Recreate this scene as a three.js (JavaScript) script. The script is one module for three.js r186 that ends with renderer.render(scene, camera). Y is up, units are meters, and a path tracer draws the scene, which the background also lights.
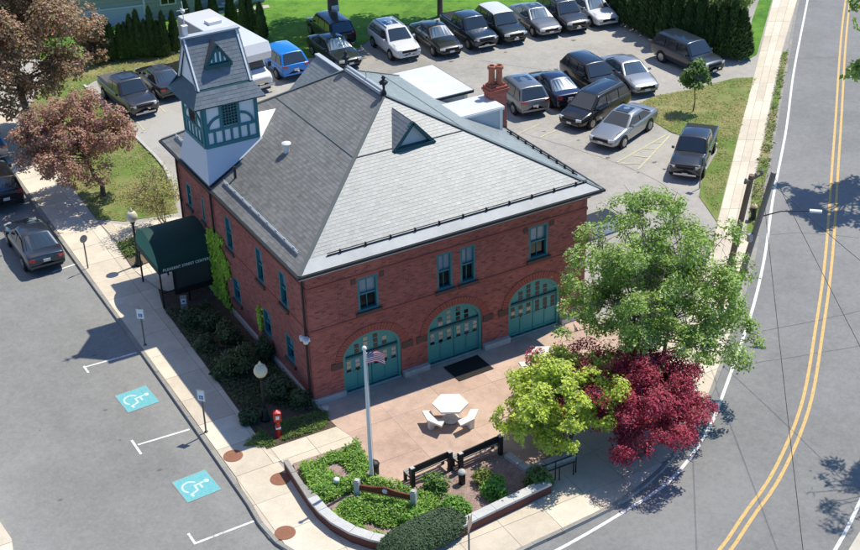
import * as THREE from 'three';
import { mergeGeometries } from 'three/addons/utils/BufferGeometryUtils.js';
import { Sky } from 'three/addons/objects/Sky.js';
import { FontLoader } from 'three/addons/loaders/FontLoader.js';
import { TextGeometry } from 'three/addons/geometries/TextGeometry.js';

// ---------- camera, sky, sun, exposure ----------
const scene = new THREE.Scene();
const renderer = new THREE.WebGLRenderer({ antialias: true });
renderer.setSize(1024, 655);
renderer.toneMapping = THREE.LinearToneMapping;
renderer.toneMappingExposure = 1.12;
renderer.shadowMap.enabled = true;
const camera = new THREE.PerspectiveCamera(23.03, 1024 / 655, 0.5, 900);
camera.position.set(-17.1,31.32,41.1);
camera.up.set(0.26321,0.86934,-0.41830);
camera.lookAt(3.95,6.64,3.05);
const SUN = new THREE.Vector3(0.55, 1, -0.12).normalize();
const sky = new Sky();
sky.name = 'sky'; sky.userData.kind = 'structure';
sky.scale.setScalar(5000);
sky.material.uniforms.sunPosition.value.copy(SUN);
sky.material.uniforms.turbidity.value = 2.5;
sky.material.uniforms.rayleigh.value = 1.2;
sky.material.uniforms.mieCoefficient.value = 0.004;
scene.add(sky);
scene.environmentIntensity = 0.13;
const sun = new THREE.DirectionalLight(new THREE.Color(1, 0.93, 0.785), 4.5);
sun.name = 'sun';
sun.position.copy(SUN).multiplyScalar(120);
sun.castShadow = true;
sun.shadow.camera.left = -70; sun.shadow.camera.right = 70; sun.shadow.camera.top = 70; sun.shadow.camera.bottom = -70;
sun.shadow.camera.far = 320; sun.shadow.mapSize.set(4096, 4096);
scene.add(sun); scene.add(sun.target);

// ---------- helpers ----------
let seed = 20240511;
function rnd() { seed = (seed + 0x6D2B79F5) | 0; let t = Math.imul(seed ^ (seed >>> 15), 1 | seed); t = (t + Math.imul(t ^ (t >>> 7), 61 | t)) ^ t; return ((t ^ (t >>> 14)) >>> 0) / 4294967296; }
const rr = (a, b) => a + (b - a) * rnd();
const pick = a => a[Math.floor(rnd() * a.length)];
const R = d => d * Math.PI / 180;
const V = (x, y, z) => new THREE.Vector3(x, y, z);
const names = new Map();
function numbered(n) { const k = names.get(n) || 0; names.set(n, k + 1); return k ? n + '_' + String(k).padStart(3, '0') : n; }
function tag(o, label, category, group) { o.userData.label = label; o.userData.category = category; if (group) o.userData.group = group; return o; }
function thing(name, label, category, x = 0, y = 0, z = 0, turn = 0, group) { const o = new THREE.Group(); o.name = numbered(name); o.position.set(x, y, z); o.rotation.y = turn; tag(o, label, category, group); scene.add(o); return o; }
function structure(name) { const o = new THREE.Group(); o.name = numbered(name); o.userData.kind = 'structure'; scene.add(o); return o; }
function group(name, parent) { const o = new THREE.Group(); o.name = name; parent.add(o); return o; }
function clean(g) {
  let q = g.index ? g.toNonIndexed() : g;
  for (const k of Object.keys(q.attributes)) if (!['position', 'normal', 'uv', 'color'].includes(k)) q.deleteAttribute(k);
  if (!q.attributes.normal) q.computeVertexNormals();
  if (!q.attributes.uv) q.setAttribute('uv', new THREE.BufferAttribute(new Float32Array(q.attributes.position.count * 2), 2));
  return q;
}
function join(gs) { gs = (Array.isArray(gs) ? gs : [gs]).map(clean); return gs.length > 1 ? mergeGeometries(gs) : gs[0]; }
function mesh(name, gs, mat, parent = scene, kind) { const m = new THREE.Mesh(join(gs), mat); m.name = parent === scene ? numbered(name) : name; m.castShadow = m.receiveShadow = true; if (kind) m.userData.kind = kind; parent.add(m); return m; }
const each = (name, gs, mat, parent) => gs.map(g => mesh(name, g, mat, parent));
function box(w, h, d, x = 0, y = 0, z = 0, ry = 0) { // uv in metres
  const g = new THREE.BoxGeometry(w, h, d); const p = g.attributes.position, n = g.attributes.normal, u = g.attributes.uv;
  for (let i = 0; i < p.count; i++) { const ax = Math.abs(n.getX(i)), ay = Math.abs(n.getY(i)); if (ax > .5) u.setXY(i, p.getZ(i) + x, p.getY(i) + y); else if (ay > .5) u.setXY(i, p.getX(i) + x, p.getZ(i) + z); else u.setXY(i, p.getX(i) + x, p.getY(i) + y); }
  if (ry) g.rotateY(ry); g.translate(x, y, z); return g;
}
function cyl(r0, r1, h, x, y, z, seg = 14) { const g = new THREE.CylinderGeometry(r1, r0, h, seg); g.translate(x, y + h / 2, z); return g; }
function lathe(pts, x = 0, y = 0, z = 0, seg = 18) { const g = new THREE.LatheGeometry(pts.map(p => new THREE.Vector2(p[0], p[1])), seg); g.translate(x, y, z); return g; }
function bar(a, b, r, r1 = r, seg = 8) { // cylinder from a to b
  const d = b.clone().sub(a), g = new THREE.CylinderGeometry(r1, r, d.length(), seg);
  g.applyQuaternion(new THREE.Quaternion().setFromUnitVectors(V(0, 1, 0), d.clone().normalize())); const m = a.clone().add(b).multiplyScalar(.5); g.translate(m.x, m.y, m.z); return g;
}
function beam(a, b, w, h, up = V(0, 1, 0)) { // square bar from a to b; w across, h along up
  const d = b.clone().sub(a), L = d.length(); d.normalize(); const s = new THREE.Vector3().crossVectors(up, d).normalize(), u = new THREE.Vector3().crossVectors(d, s);
  const g = new THREE.BoxGeometry(w, h, L); g.applyMatrix4(new THREE.Matrix4().makeBasis(s, u, d)); const m = a.clone().add(b).multiplyScalar(.5); g.translate(m.x, m.y, m.z); return g;
}
function tube(pts, radii, seg = 7) { // tapered limb through points
  const pos = [], idx = [], uv = []; let prev = V(1, 0, 0);
  for (let i = 0; i < pts.length; i++) {
    const t = (pts[Math.min(i + 1, pts.length - 1)].clone().sub(pts[Math.max(i - 1, 0)])).normalize();
    const s = new THREE.Vector3().crossVectors(t, Math.abs(t.y) > .9 ? V(1, 0, 0) : V(0, 1, 0)).normalize(), b = new THREE.Vector3().crossVectors(t, s);
    for (let k = 0; k <= seg; k++) { const a = k / seg * Math.PI * 2; const q = pts[i].clone().addScaledVector(s, Math.cos(a) * radii[i]).addScaledVector(b, Math.sin(a) * radii[i]); pos.push(q.x, q.y, q.z); uv.push(k / seg, i); }
    if (i) for (let k = 0; k < seg; k++) { const a = (i - 1) * (seg + 1) + k, c = a + seg + 1; idx.push(a, c, a + 1, a + 1, c, c + 1); }
  }
  const g = new THREE.BufferGeometry(); g.setAttribute('position', new THREE.Float32BufferAttribute(pos, 3)); g.setAttribute('uv', new THREE.Float32BufferAttribute(uv, 2)); g.setIndex(idx); g.computeVertexNormals(); return g;
}
function polyShape(pts) { const s = new THREE.Shape(); pts.forEach((p, i) => i ? s.lineTo(p[0], -p[1]) : s.moveTo(p[0], -p[1])); return s; }
function flat(pts, y) { const g = new THREE.ShapeGeometry(polyShape(pts)); g.rotateX(-Math.PI / 2); g.translate(0, y, 0); return g; }
function slab(pts, y0, y1) { const g = new THREE.ExtrudeGeometry(polyShape(pts), { depth: y1 - y0, bevelEnabled: false }); g.rotateX(-Math.PI / 2); g.translate(0, y0, 0); return g; }
function quad(a, b, c, d) { // planar quad, uv in metres
  const g = new THREE.BufferGeometry(); g.setAttribute('position', new THREE.Float32BufferAttribute([...a, ...b, ...c, ...a, ...c, ...d], 3));
  const A = V(...a), e = V(...b).sub(A), ux = e.clone().normalize(), n = e.clone().cross(V(...c).sub(A)).normalize(), uy = new THREE.Vector3().crossVectors(n, ux);
  const f = q => { const w = V(...q).sub(A); return [w.dot(ux), w.dot(uy)]; }; g.setAttribute('uv', new THREE.Float32BufferAttribute([...f(a), ...f(b), ...f(c), ...f(a), ...f(c), ...f(d)], 2)); g.computeVertexNormals(); return g;
}
const tri = (a, b, c) => quad(a, b, c, c);
function prism(outline, depthVec) { // outline: 3D planar polygon, extruded along depthVec
  const n = outline.length, gs = []; const o2 = outline.map(p => [p[0] + depthVec[0], p[1] + depthVec[1], p[2] + depthVec[2]]);
  for (let i = 1; i < n - 1; i++) { gs.push(tri(outline[0], outline[i], outline[i + 1])); gs.push(tri(o2[0], o2[i + 1], o2[i])); }
  for (let i = 0; i < n; i++) { const j = (i + 1) % n; gs.push(quad(outline[i], o2[i], o2[j], outline[j])); }
  return mergeGeometries(gs.map(clean));
}
function ribbon(pts, w, y, off = 0) { // strip of width w along polyline
  const out = [], inn = []; for (let i = 0; i < pts.length; i++) { const a = pts[Math.max(0, i - 1)], b = pts[Math.min(pts.length - 1, i + 1)]; let dx = b[0] - a[0], dz = b[1] - a[1]; const l = Math.hypot(dx, dz); dx /= l; dz /= l; out.push([pts[i][0] - dz * (off + w / 2), pts[i][1] + dx * (off + w / 2)]); inn.push([pts[i][0] - dz * (off - w / 2), pts[i][1] + dx * (off - w / 2)]); }
  const gs = []; for (let i = 0; i < pts.length - 1; i++) gs.push(quad([out[i][0], y, out[i][1]], [inn[i][0], y, inn[i][1]], [inn[i + 1][0], y, inn[i + 1][1]], [out[i + 1][0], y, out[i + 1][1]]));
  for (const g of gs) { const p = g.attributes.position, n = g.attributes.normal; if (n.getY(0) < 0) { for (let i = 0; i < p.count; i += 3) { const x = p.getX(i + 1), z = p.getZ(i + 1); p.setXYZ(i + 1, p.getX(i + 2), y, p.getZ(i + 2)); p.setXYZ(i + 2, x, y, z); } g.computeVertexNormals(); } }
  return mergeGeometries(gs.map(clean));
}
function resample(pts, step) { // smooth curve through [x,z] points
  const c = new THREE.CatmullRomCurve3(pts.map(p => V(p[0], 0, p[1])), false, 'centripetal'); const n = Math.max(2, Math.round(c.getLength() / step)); return c.getSpacedPoints(n).map(p => [p.x, p.z]);
}
function offsetLine(pts, d) { return pts.map((p, i) => { const a = pts[Math.max(0, i - 1)], b = pts[Math.min(pts.length - 1, i + 1)]; let dx = b[0] - a[0], dz = b[1] - a[1]; const l = Math.hypot(dx, dz); return [p[0] - dz / l * d, p[1] + dx / l * d]; }); }
function inside(p, poly) { let c = false; for (let i = 0, j = poly.length - 1; i < poly.length; j = i++) { const a = poly[i], b = poly[j]; if ((a[1] > p[1]) !== (b[1] > p[1]) && p[0] < (b[0] - a[0]) * (p[1] - a[1]) / (b[1] - a[1]) + a[0]) c = !c; } return c; }

// ---------- procedural textures ----------
function lattice(n) { const a = new Float32Array(n * n); for (let i = 0; i < a.length; i++) a[i] = rnd(); return a; }
function periodicNoise(N, freqs, amps) { // tileable fractal noise 0..1
  const out = new Float32Array(N * N); let tot = 0;
  freqs.forEach((f, k) => { const l = lattice(f); tot += amps[k]; for (let y = 0; y < N; y++) { const fy = y / N * f, iy = Math.floor(fy), ty = fy - iy, sy = ty * ty * (3 - 2 * ty), y0 = (iy % f) * f, y1 = ((iy + 1) % f) * f; for (let x = 0; x < N; x++) { const fx = x / N * f, ix = Math.floor(fx), tx = fx - ix, sx = tx * tx * (3 - 2 * tx), x0 = ix % f, x1 = (ix + 1) % f; out[y * N + x] += amps[k] * ((l[y0 + x0] * (1 - sx) + l[y0 + x1] * sx) * (1 - sy) + (l[y1 + x0] * (1 - sx) + l[y1 + x1] * sx) * sy); } } });
  for (let i = 0; i < out.length; i++) out[i] /= tot; return out;
}
const sr = v => { v = Math.max(0, Math.min(1, v)); return Math.round(255 * (v <= .0031308 ? v * 12.92 : 1.055 * Math.pow(v, 1 / 2.4) - .055)); };
function tex(N, f, metres, color = true) { // f(i,x,y) -> linear [r,g,b] or scalar
  const d = new Uint8Array(N * N * 4); for (let y = 0; y < N; y++) for (let x = 0; x < N; x++) { const i = y * N + x, c = f(i, x, y); if (color) { d[i * 4] = sr(c[0]); d[i * 4 + 1] = sr(c[1]); d[i * 4 + 2] = sr(c[2]); } else { const v = Math.round(255 * Math.max(0, Math.min(1, c))); d[i * 4] = d[i * 4 + 1] = d[i * 4 + 2] = v; } d[i * 4 + 3] = 255; }
  const t = new THREE.DataTexture(d, N, N); t.wrapS = t.wrapT = THREE.RepeatWrapping; t.magFilter = THREE.LinearFilter; t.minFilter = THREE.LinearMipmapLinearFilter; t.generateMipmaps = true; t.anisotropy = 8; if (color) t.colorSpace = THREE.SRGBColorSpace; t.repeat.set(1 / metres, 1 / metres); t.needsUpdate = true; return t;
}
const mix = (a, b, t) => [a[0] + (b[0] - a[0]) * t, a[1] + (b[1] - a[1]) * t, a[2] + (b[2] - a[2]) * t];
const nCoarse = periodicNoise(1024, [3, 7, 15, 31], [1, .7, .5, .35]);
const nMid = periodicNoise(1024, [16, 40, 90, 200], [1, .8, .6, .5]);
const nFine = periodicNoise(1024, [120, 256, 512], [.6, .8, 1]);
const nStreak = (() => { const l = periodicNoise(1024, [9, 33, 128], [1, .8, .5]); return l; })();
function groundTex(c0, c1, metres, kc = .6, km = .35, kf = .35, bias = 0) { return tex(1024, i => { let t = .5 + bias + kc * (nCoarse[i] - .5) * 2 + km * (nMid[i] - .5) * 2 + kf * (nFine[i] - .5) * 2; return mix(c0, c1, Math.max(0, Math.min(1, t))); }, metres); }
const bumpFine = tex(1024, i => nFine[i], 4, false);
const rgb = (r, g, b) => new THREE.Color().setRGB(r, g, b);
const std = (c, rough = .8, metal = 0, extra = {}) => new THREE.MeshStandardMaterial({ color: Array.isArray(c) ? rgb(...c) : c, roughness: rough, metalness: metal, ...extra });
const M = {};
const lane = (x, y) => nCoarse[Math.floor(Math.abs(y / 512 - 1) * 40) * 1024 + x];
M.street = std([1, 1, 1], .92, 0, { map: tex(1024, (i, x, y) => { let t = .5 + .5 * (lane(x, y) - .5) * 2 + .45 * (nCoarse[i] - .5) * 2 + .25 * (nMid[i] - .5) * 2 + .5 * (nFine[i] - .5) * 2; if (nFine[i] > .8 && nMid[(i * 7) & 1048575] > .62) t -= .8; return mix([.2, .2, .192], [.285, .285, .276], Math.max(-.6, Math.min(1.2, t))); }, 23), bumpMap: bumpFine, bumpScale: .006 });
M.road = std([1, 1, 1], .9, 0, { map: groundTex([.172, .173, .173], [.25, .251, .25], 29, .75, .3, .5), bumpMap: bumpFine, bumpScale: .006 });
M.lot = std([1, 1, 1], .93, 0, { map: groundTex([.27, .257, .232], [.42, .4, .365], 31, .75, .35, .4), bumpMap: bumpFine, bumpScale: .006 });
M.soil = std([1, 1, 1], 1, 0, { map: groundTex([.1, .075, .05], [.2, .155, .11], 9) });
M.mulch = std([1, 1, 1], 1, 0, { map: groundTex([.2, .13, .11], [.46, .34, .3], 5, .3, .5, .9), bumpMap: bumpFine, bumpScale: .02 });
M.bark = std([1, 1, 1], 1, 0, { map: groundTex([.05, .035, .025], [.13, .095, .07], 5, .3, .5, .9), bumpMap: bumpFine, bumpScale: .02 });
M.slabs = [[.60, .53, .42], [.64, .57, .46], [.57, .50, .40], [.66, .60, .49]].map(c => std([1, 1, 1], .9, 0, { map: groundTex(c.map(v => v * .86), c.map(v => v * 1.12), 7, .75, .4, .45), bumpMap: bumpFine, bumpScale: .004 }));
M.walk = [[.5, .46, .39], [.54, .5, .43], [.47, .43, .37]].map(c => std([1, 1, 1], .9, 0, { map: groundTex(c.map(v => v * .85), c.map(v => v * 1.12), 7, .75, .4, .45), bumpMap: bumpFine, bumpScale: .004 }));
M.plaza = [[.49, .345, .27], [.52, .37, .295], [.47, .32, .25]].map(c => std([1, 1, 1], .85, 0, { map: groundTex(c.map(v => v * .78), c.map((v, k) => v * 1.18 + (k ? .012 : 0)), 6, .8, .4, .4), bumpMap: bumpFine, bumpScale: .006 }));
M.granite = std([1, 1, 1], .8, 0, { map: groundTex([.36, .35, .33], [.58, .57, .55], 3, .3, .3, .9) });
M.graniteDark = std([1, 1, 1], .85, 0, { map: groundTex([.2, .19, .17], [.34, .325, .3], 3, .3, .3, .9) });
M.lawnBright = std([1, 1, 1], 1, 0, { map: groundTex([.05, .17, .012], [.17, .36, .035], 11, .95, .7, .7), bumpMap: bumpFine, bumpScale: .05 });
M.lawnDry = std([1, 1, 1], 1, 0, { map: tex(1024, i => { const t = .3 + 1.3 * (nCoarse[i] - .5) * 2 + .5 * (nMid[i] - .5) * 2, f = (nFine[i] - .5) * .5; const c = mix([.4, .34, .16], [.17, .27, .05], Math.max(0, Math.min(1, t))); return c.map(v => v * (1 + f)); }, 13), bumpMap: bumpFine, bumpScale: .05 });
M.brick = (() => { // running bond, 9.6 m tile
  const N = 2048, W = 9.6, bw = .2, bh = .0667, nb = 48, nr = 144; const tone = lattice(256), l2 = lattice(256);
  const map = tex(N, (i, x, y) => { const r = Math.floor(y / N * nr), fy = y / N * nr - r, bx = x / N * nb + (r & 1) * .5, b = Math.floor(bx) % nb, fx = bx - Math.floor(bx); const n = nCoarse[(y >> 1) * 1024 + (x >> 1)], m = nMid[(y >> 1) * 1024 + (x >> 1)]; const t = tone[r * nb + b], h = l2[r * nb + b];
    let c = mix([.29, .075, .06], [.46, .13, .1], t); if (h > .92) c = c.map(v => v * .62); const mortar = fx < .05 || fy < .14; if (mortar) c = [.33, .21, .17]; const k = .62 + .6 * n + .25 * (m - .5); return c.map(v => v * k); }, W);
  const bump = tex(N, (i, x, y) => { const r = Math.floor(y / N * nr), fy = y / N * nr - r, bx = x / N * nb + (r & 1) * .5, fx = bx - Math.floor(bx); return fx < .05 || fy < .14 ? .2 : .8 + .2 * nFine[(y >> 1) * 1024 + (x >> 1)]; }, W, false);
  return std([1, 1, 1], .9, 0, { map, bumpMap: bump, bumpScale: .008 }); })();
M.brickDark = std([.13, .045, .035], .9, 0, { bumpMap: bumpFine, bumpScale: .01 });
M.brickTrim = std([.34, .1, .07], .9, 0, { bumpMap: bumpFine, bumpScale: .004 });
M.brownstone = std([.12, .07, .055], .9);
M.teal = std([.03, .19, .22], .5, 0);
M.tealDoor = std([.06, .3, .29], .55, 0);
M.tealDark = std([.012, .085, .1], .55, 0);
M.stucco = std([.8, .83, .86], .85, 0, { bumpMap: bumpFine, bumpScale: .004 });
M.siding = std([.5, .55, .57], .7);
M.white = std([.78, .78, .76], .6);
M.lead = std([.42, .46, .5], .55, .1); M.skirt = std([.66, .69, .74], .7, 0, { bumpMap: bumpFine, bumpScale: .004 }); M.eaves = std([1, 1, 1], .55, 0, { map: groundTex([.3, .32, .33], [.42, .44, .45], 4, .5, .4, .4) });
M.membrane = std([1, 1, 1], .45, 0, { map: groundTex([.55, .56, .57], [.72, .73, .74], 5, .5, .3, .4) });
M.metalDark = std([.03, .032, .036], .5, .4);
M.copper = std([.12, .14, .14], .5, .3);
M.black = std([.012, .012, .013], .55);
M.blackWood = std([.02, .019, .018], .6);
M.steel = std([.42, .43, .44], .4, .6);
M.whitePaint = std([1, 1, 1], .8, 0, { map: groundTex([.24, .24, .24], [.8, .8, .78], 2.5, .5, 1.0, 1.1, .32) });
M.yellowPaint = std([1, 1, 1], .8, 0, { map: groundTex([.27, .22, .16], [.68, .45, .16], 3, .4, .9, 1.0, .32) });
M.paleYellow = std([1, 1, 1], .8, 0, { map: groundTex([.36, .34, .27], [.6, .55, .34], 2, .5, 1, 1, .1) });
M.slate = std([1, 1, 1], .47, 0, { vertexColors: true });
M.glass = new THREE.MeshPhysicalMaterial({ color: rgb(.035, .045, .052), roughness: .07, metalness: 0, ior: 2.1 });
M.paneDark = new THREE.MeshPhysicalMaterial({ color: rgb(.01, .013, .015), roughness: .1 });
M.paneBlind = new THREE.MeshPhysicalMaterial({ color: rgb(.26, .33, .4), roughness: .35, clearcoat: 1, clearcoatRoughness: .05 });
M.paneCream = new THREE.MeshPhysicalMaterial({ color: rgb(.34, .33, .26), roughness: .35, clearcoat: 1, clearcoatRoughness: .05 });
M.trunk = std([1, 1, 1], 1, 0, { map: groundTex([.07, .055, .045], [.17, .14, .115], 1, .4, .6, .8), bumpMap: bumpFine, bumpScale: .02 });

// ---------- ground, streets, pavements ----------
function surface(name, pts, y, mat, parent) { const m = mesh(name, flat(pts, y), mat, parent || scene); if (!parent) m.userData.kind = 'structure'; return m; }
{ const g = new THREE.PlaneGeometry(900, 900); g.rotateX(-Math.PI / 2); const p = g.attributes.position, u = g.attributes.uv; for (let i = 0; i < p.count; i++) u.setXY(i, p.getX(i), p.getZ(i)); g.translate(0, -.3, 0); mesh('ground', g, M.soil).userData.kind = 'structure'; }
const kerbLeft = [[-4.3, -110], [-4.3, -60], [-4.3, -17.3], [-4.28, -8.4], [-4.36, 1.3], [-4.42, 4.6], ...[[-4.45,4.73],[-4.45,5.94],[-4.24,6.87]]];
const kerbCorner = [...[[-3.97,7.57],[-3.37,8.7],[-2.13,9.97],[-0.33,10.89],[1.4,11.31]]];
const kerbRight = [...[[2.89,11.2],[5.33,11.08],[7.42,10.87],[9.37,10.29],[11.17,9.46],[12.83,8.5],[14.21,7.51],[17.46,4.88],[20.46,2.33],[23.74,-0.57],[28.08,-4.78],[33.66,-10.19],[42.99,-19.16],[51.95,-27.74]], [75, -48], [110, -80]];
const kerbAll = resample([...kerbLeft, ...kerbCorner, ...kerbRight], 1.0);
const street = surface('street', [[-60, -140], [-2, -140], [-2, 9], [0, 30], [-60, 30]], -.124, M.street);
const roadCentre = resample([[74.35,-42.96],[55.03,-26.11],[36.75,-8.52],[26.15,1.73],[21.58,5.9],[17.49,9.5],[15.11,11.25],[12.6,12.82],[10.78,13.7],[8.87,14.69],[6.52,15.63]], 1.0);
const roadPoly = [[-2.2, 9.2], ...offsetLine(kerbRight, -.0).slice(0, 0), [-2.2, 40], [60, 40], [140, 0], [140, -80], [110, -82], [75, -50], [50, -28], [30, -10], [18, 2], [8, 8], [0, 8.6]];
const road = surface('road', roadPoly, -.12, M.road);
const landPoly = [...kerbAll, [110, -140], [-4.3, -140]];
const land = mesh('parking_lot', slab(offsetLine(landPoly, 0), -.28, -.03), M.lot); land.userData.kind = 'structure';
M.graniteMid = std([1, 1, 1], .85, 0, { map: groundTex([.23, .22, .2], [.38, .36, .33], 3, .3, .3, .9) });
// kerb stones
{ const kerb = structure('kerb'); const line = resample([...kerbLeft, ...kerbCorner, ...kerbRight].slice(1), 1.25); const inn = offsetLine(line, -.16);
  for (let i = 0; i < line.length - 1; i++) { const a = line[i], b = line[i + 1], c = inn[i + 1], d = inn[i]; const L = Math.hypot(b[0] - a[0], b[1] - a[1]), e = .006 / L; const q = (u, v, t) => [u[0] + (v[0] - u[0]) * t, u[1] + (v[1] - u[1]) * t]; mesh('kerb_stone', slab([q(a, b, e), q(a, b, 1 - e), q(d, c, 1 - e), q(d, c, e)], -.26, .006 + rr(-.004, .006)), i % 4 ? M.graniteDark : M.graniteMid, kerb); } }
// polygon clipping of paving into separate slabs
function clipHalf(P, nx, nz, d) { const out = []; for (let i = 0; i < P.length; i++) { const a = P[i], b = P[(i + 1) % P.length], da = a[0] * nx + a[1] * nz - d, db = b[0] * nx + b[1] * nz - d; if (da <= 0) out.push(a); if ((da < 0 && db > 0) || (da > 0 && db < 0)) { const t = da / (da - db); out.push([a[0] + (b[0] - a[0]) * t, a[1] + (b[1] - a[1]) * t]); } } return out; }
const areaOf = P => { let s = 0; for (let i = 0; i < P.length; i++) { const a = P[i], b = P[(i + 1) % P.length]; s += a[0] * b[1] - b[0] * a[1]; } return Math.abs(s / 2); };
function paving(name, parent, poly, sx, sz, y0, y1, mats, gap = .016, turn = 0, ox = 0, oz = 0) {
  const c = Math.cos(turn), s = Math.sin(turn), L = poly.map(p => [p[0] * c - p[1] * s, p[0] * s + p[1] * c]);
  const xs = L.map(p => p[0]), zs = L.map(p => p[1]); const x0 = Math.floor((Math.min(...xs) - ox) / sx), x1 = Math.ceil((Math.max(...xs) - ox) / sx), z0 = Math.floor((Math.min(...zs) - oz) / sz), z1 = Math.ceil((Math.max(...zs) - oz) / sz);
  for (let i = x0; i < x1; i++) for (let j = z0; j < z1; j++) {
    let P = clipHalf(L, -1, 0, -(ox + i * sx + gap / 2)); P = clipHalf(P, 1, 0, ox + (i + 1) * sx - gap / 2); P = clipHalf(P, 0, -1, -(oz + j * sz + gap / 2)); P = clipHalf(P, 0, 1, oz + (j + 1) * sz - gap / 2);
    if (P.length < 3 || areaOf(P) < .06) continue; P = P.map(p => [p[0] * c + p[1] * s, -p[0] * s + p[1] * c]);
    mesh(name, slab(P, y0, y1 + rr(-.003, .003)), pick(mats), parent);
  }
}
function stripSlabs(name, parent, A, B, cols, y0, y1, mats, gap = .016) { // A,B same count
  const lp = (a, b, t) => [a[0] + (b[0] - a[0]) * t, a[1] + (b[1] - a[1]) * t];
  for (let i = 0; i < A.length - 1; i++) for (let k = 0; k < cols; k++) {
    const L = Math.hypot(A[i + 1][0] - A[i][0], A[i + 1][1] - A[i][1]), e = gap / 2 / L, W = Math.hypot(B[i][0] - A[i][0], B[i][1] - A[i][1]) / cols, f = gap / 2 / W;
    const u0 = (k + f) / cols, u1 = (k + 1 - f) / cols; const a0 = lp(A[i], A[i + 1], e), a1 = lp(A[i], A[i + 1], 1 - e), b0 = lp(B[i], B[i + 1], e), b1 = lp(B[i], B[i + 1], 1 - e);
    mesh(name, slab([lp(a0, b0, u0), lp(a1, b1, u0), lp(a1, b1, u1), lp(a0, b0, u1)], y0, y1 + rr(-.003, .003)), pick(mats), parent);
  }
}
const sidewalk = structure('sidewalk');
const innerLeft = [[-1.75, -60], ...[[-2.22,-35.45],[-1.97,-26.54],[-2.06,-21.14],[-2.07,-18.21],[-2.16,-15.39],[-2.05,-13.85],[-1.78,-12.8],[-2.18,-11.02],[-2.32,-3.81],[-2.45,1.27]]];
const wallBase = [[-2.4,2.8],[-2.48,3.93],[-2.54,4.91],[-2.56,5.89],[-2.43,6.85],[-2.07,7.82],[-1.45,8.69],[-0.66,9.41],[0.43,9.59],[2.17,9.41],[5.37,9.15]];
const kerbIn = offsetLine(resample([...kerbLeft, ...kerbCorner, ...kerbRight], 1.0), -.165);
{ const left = kerbIn.filter(p => p[1] < 4.6 && p[0] < 0 && p[1] > -60);
  paving('paving_slab', sidewalk, [[-4.13, -60], [-4.13, 2.2], [-2.3, 2.2], ...innerLeft.slice().reverse()], 1.55, 1.9, -.1, 0, M.slabs, .016, 0, -4.13, 2.2);
  const front = kerbIn.filter(p => p[1] > 1.2 && p[0] > -5 && !(p[0] < 0 && p[1] < 2.2));
  paving('paving_slab', sidewalk, [[-4.13, 2.2], ...front, ...[[18.12,1.9],[14.94,3.32],[12.07,3.98],[10.36,5.29],[7.11,7.19],[5.33,7.68]], ...wallBase.slice().reverse(), [-2.3, 2.2]], 1.75, 1.9, -.1, 0, M.slabs, .016, 0, -4.13, 2.2);
  const A = resample([[23.39,-3.21],[27.33,-6.93],[32.12,-11.51],[36.91,-16.04],[42.57,-21.41],[50.37,-28.8],[61.96,-39.58]], 2.9), nA = A.length; const Bc = new THREE.CatmullRomCurve3([[24.54,-2.48],[28.46,-6.21],[33.1,-10.55],[38.06,-15.29],[43.75,-20.63],[51.78,-27.85],[63.6,-38.45]].map(p => V(p[0], 0, p[1])), false, 'centripetal').getSpacedPoints(nA - 1).map(p => [p.x, p.z]);
  stripSlabs('paving_slab', sidewalk, A, Bc, 3, -.1, 0, M.slabs);
  const A2 = [[17.32,2.4],[20.38,-0.41],[23.39,-3.21]], B2 = [[20.23,2.19],[22.89,-0.3],[24.91,-2.25]];
  stripSlabs('paving_slab', sidewalk, A2, B2, 3, -.1, 0, M.slabs); }
const path = structure('path');
paving('paving_slab', path, [[-2.55,1.18],[0.49,1.33],[0.8,2.71],[-2.16,2.69]], 1.5, 1.6, -.1, .004, M.slabs, .016, 0, -2.3, 2.2);
paving('paving_slab', path, [[-2.02,-21.12],[-0.98,-19.93],[1.55,-19.38],[2.61,-18.04],[1.68,-16.33],[0.12,-17.07],[-0.37,-17.88],[-1.91,-18.23]], 1.5, 1.5, -.1, .004, M.slabs);
paving('paving_slab', path, [[-2.14,-15.15],[-1.22,-15.5],[-0.89,-14.59],[1.2,-14.45],[0.83,-13.51],[-1.4,-12.23],[-1.7,-12.75]], 1.5, 1.5, -.1, .002, M.slabs);
const plaza = structure('plaza');
const plazaPoly = [[.36, -.36], [13.6, -.36], [14.6, 1.5], ...[[14.24,3.53],[11.88,4.03],[10.44,5.18],[7.18,7.08],[5.4,7.58],[5.33,6.24],[3.26,6.05],[0.93,6.16],[0.36,4.63],[0.8,2.75],[0.51,1.34]]];
paving('plaza_slab', plaza, plazaPoly, 2.35, 2.35, -.1, .004, M.plaza, .007, 0, .3, -.4);
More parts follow.
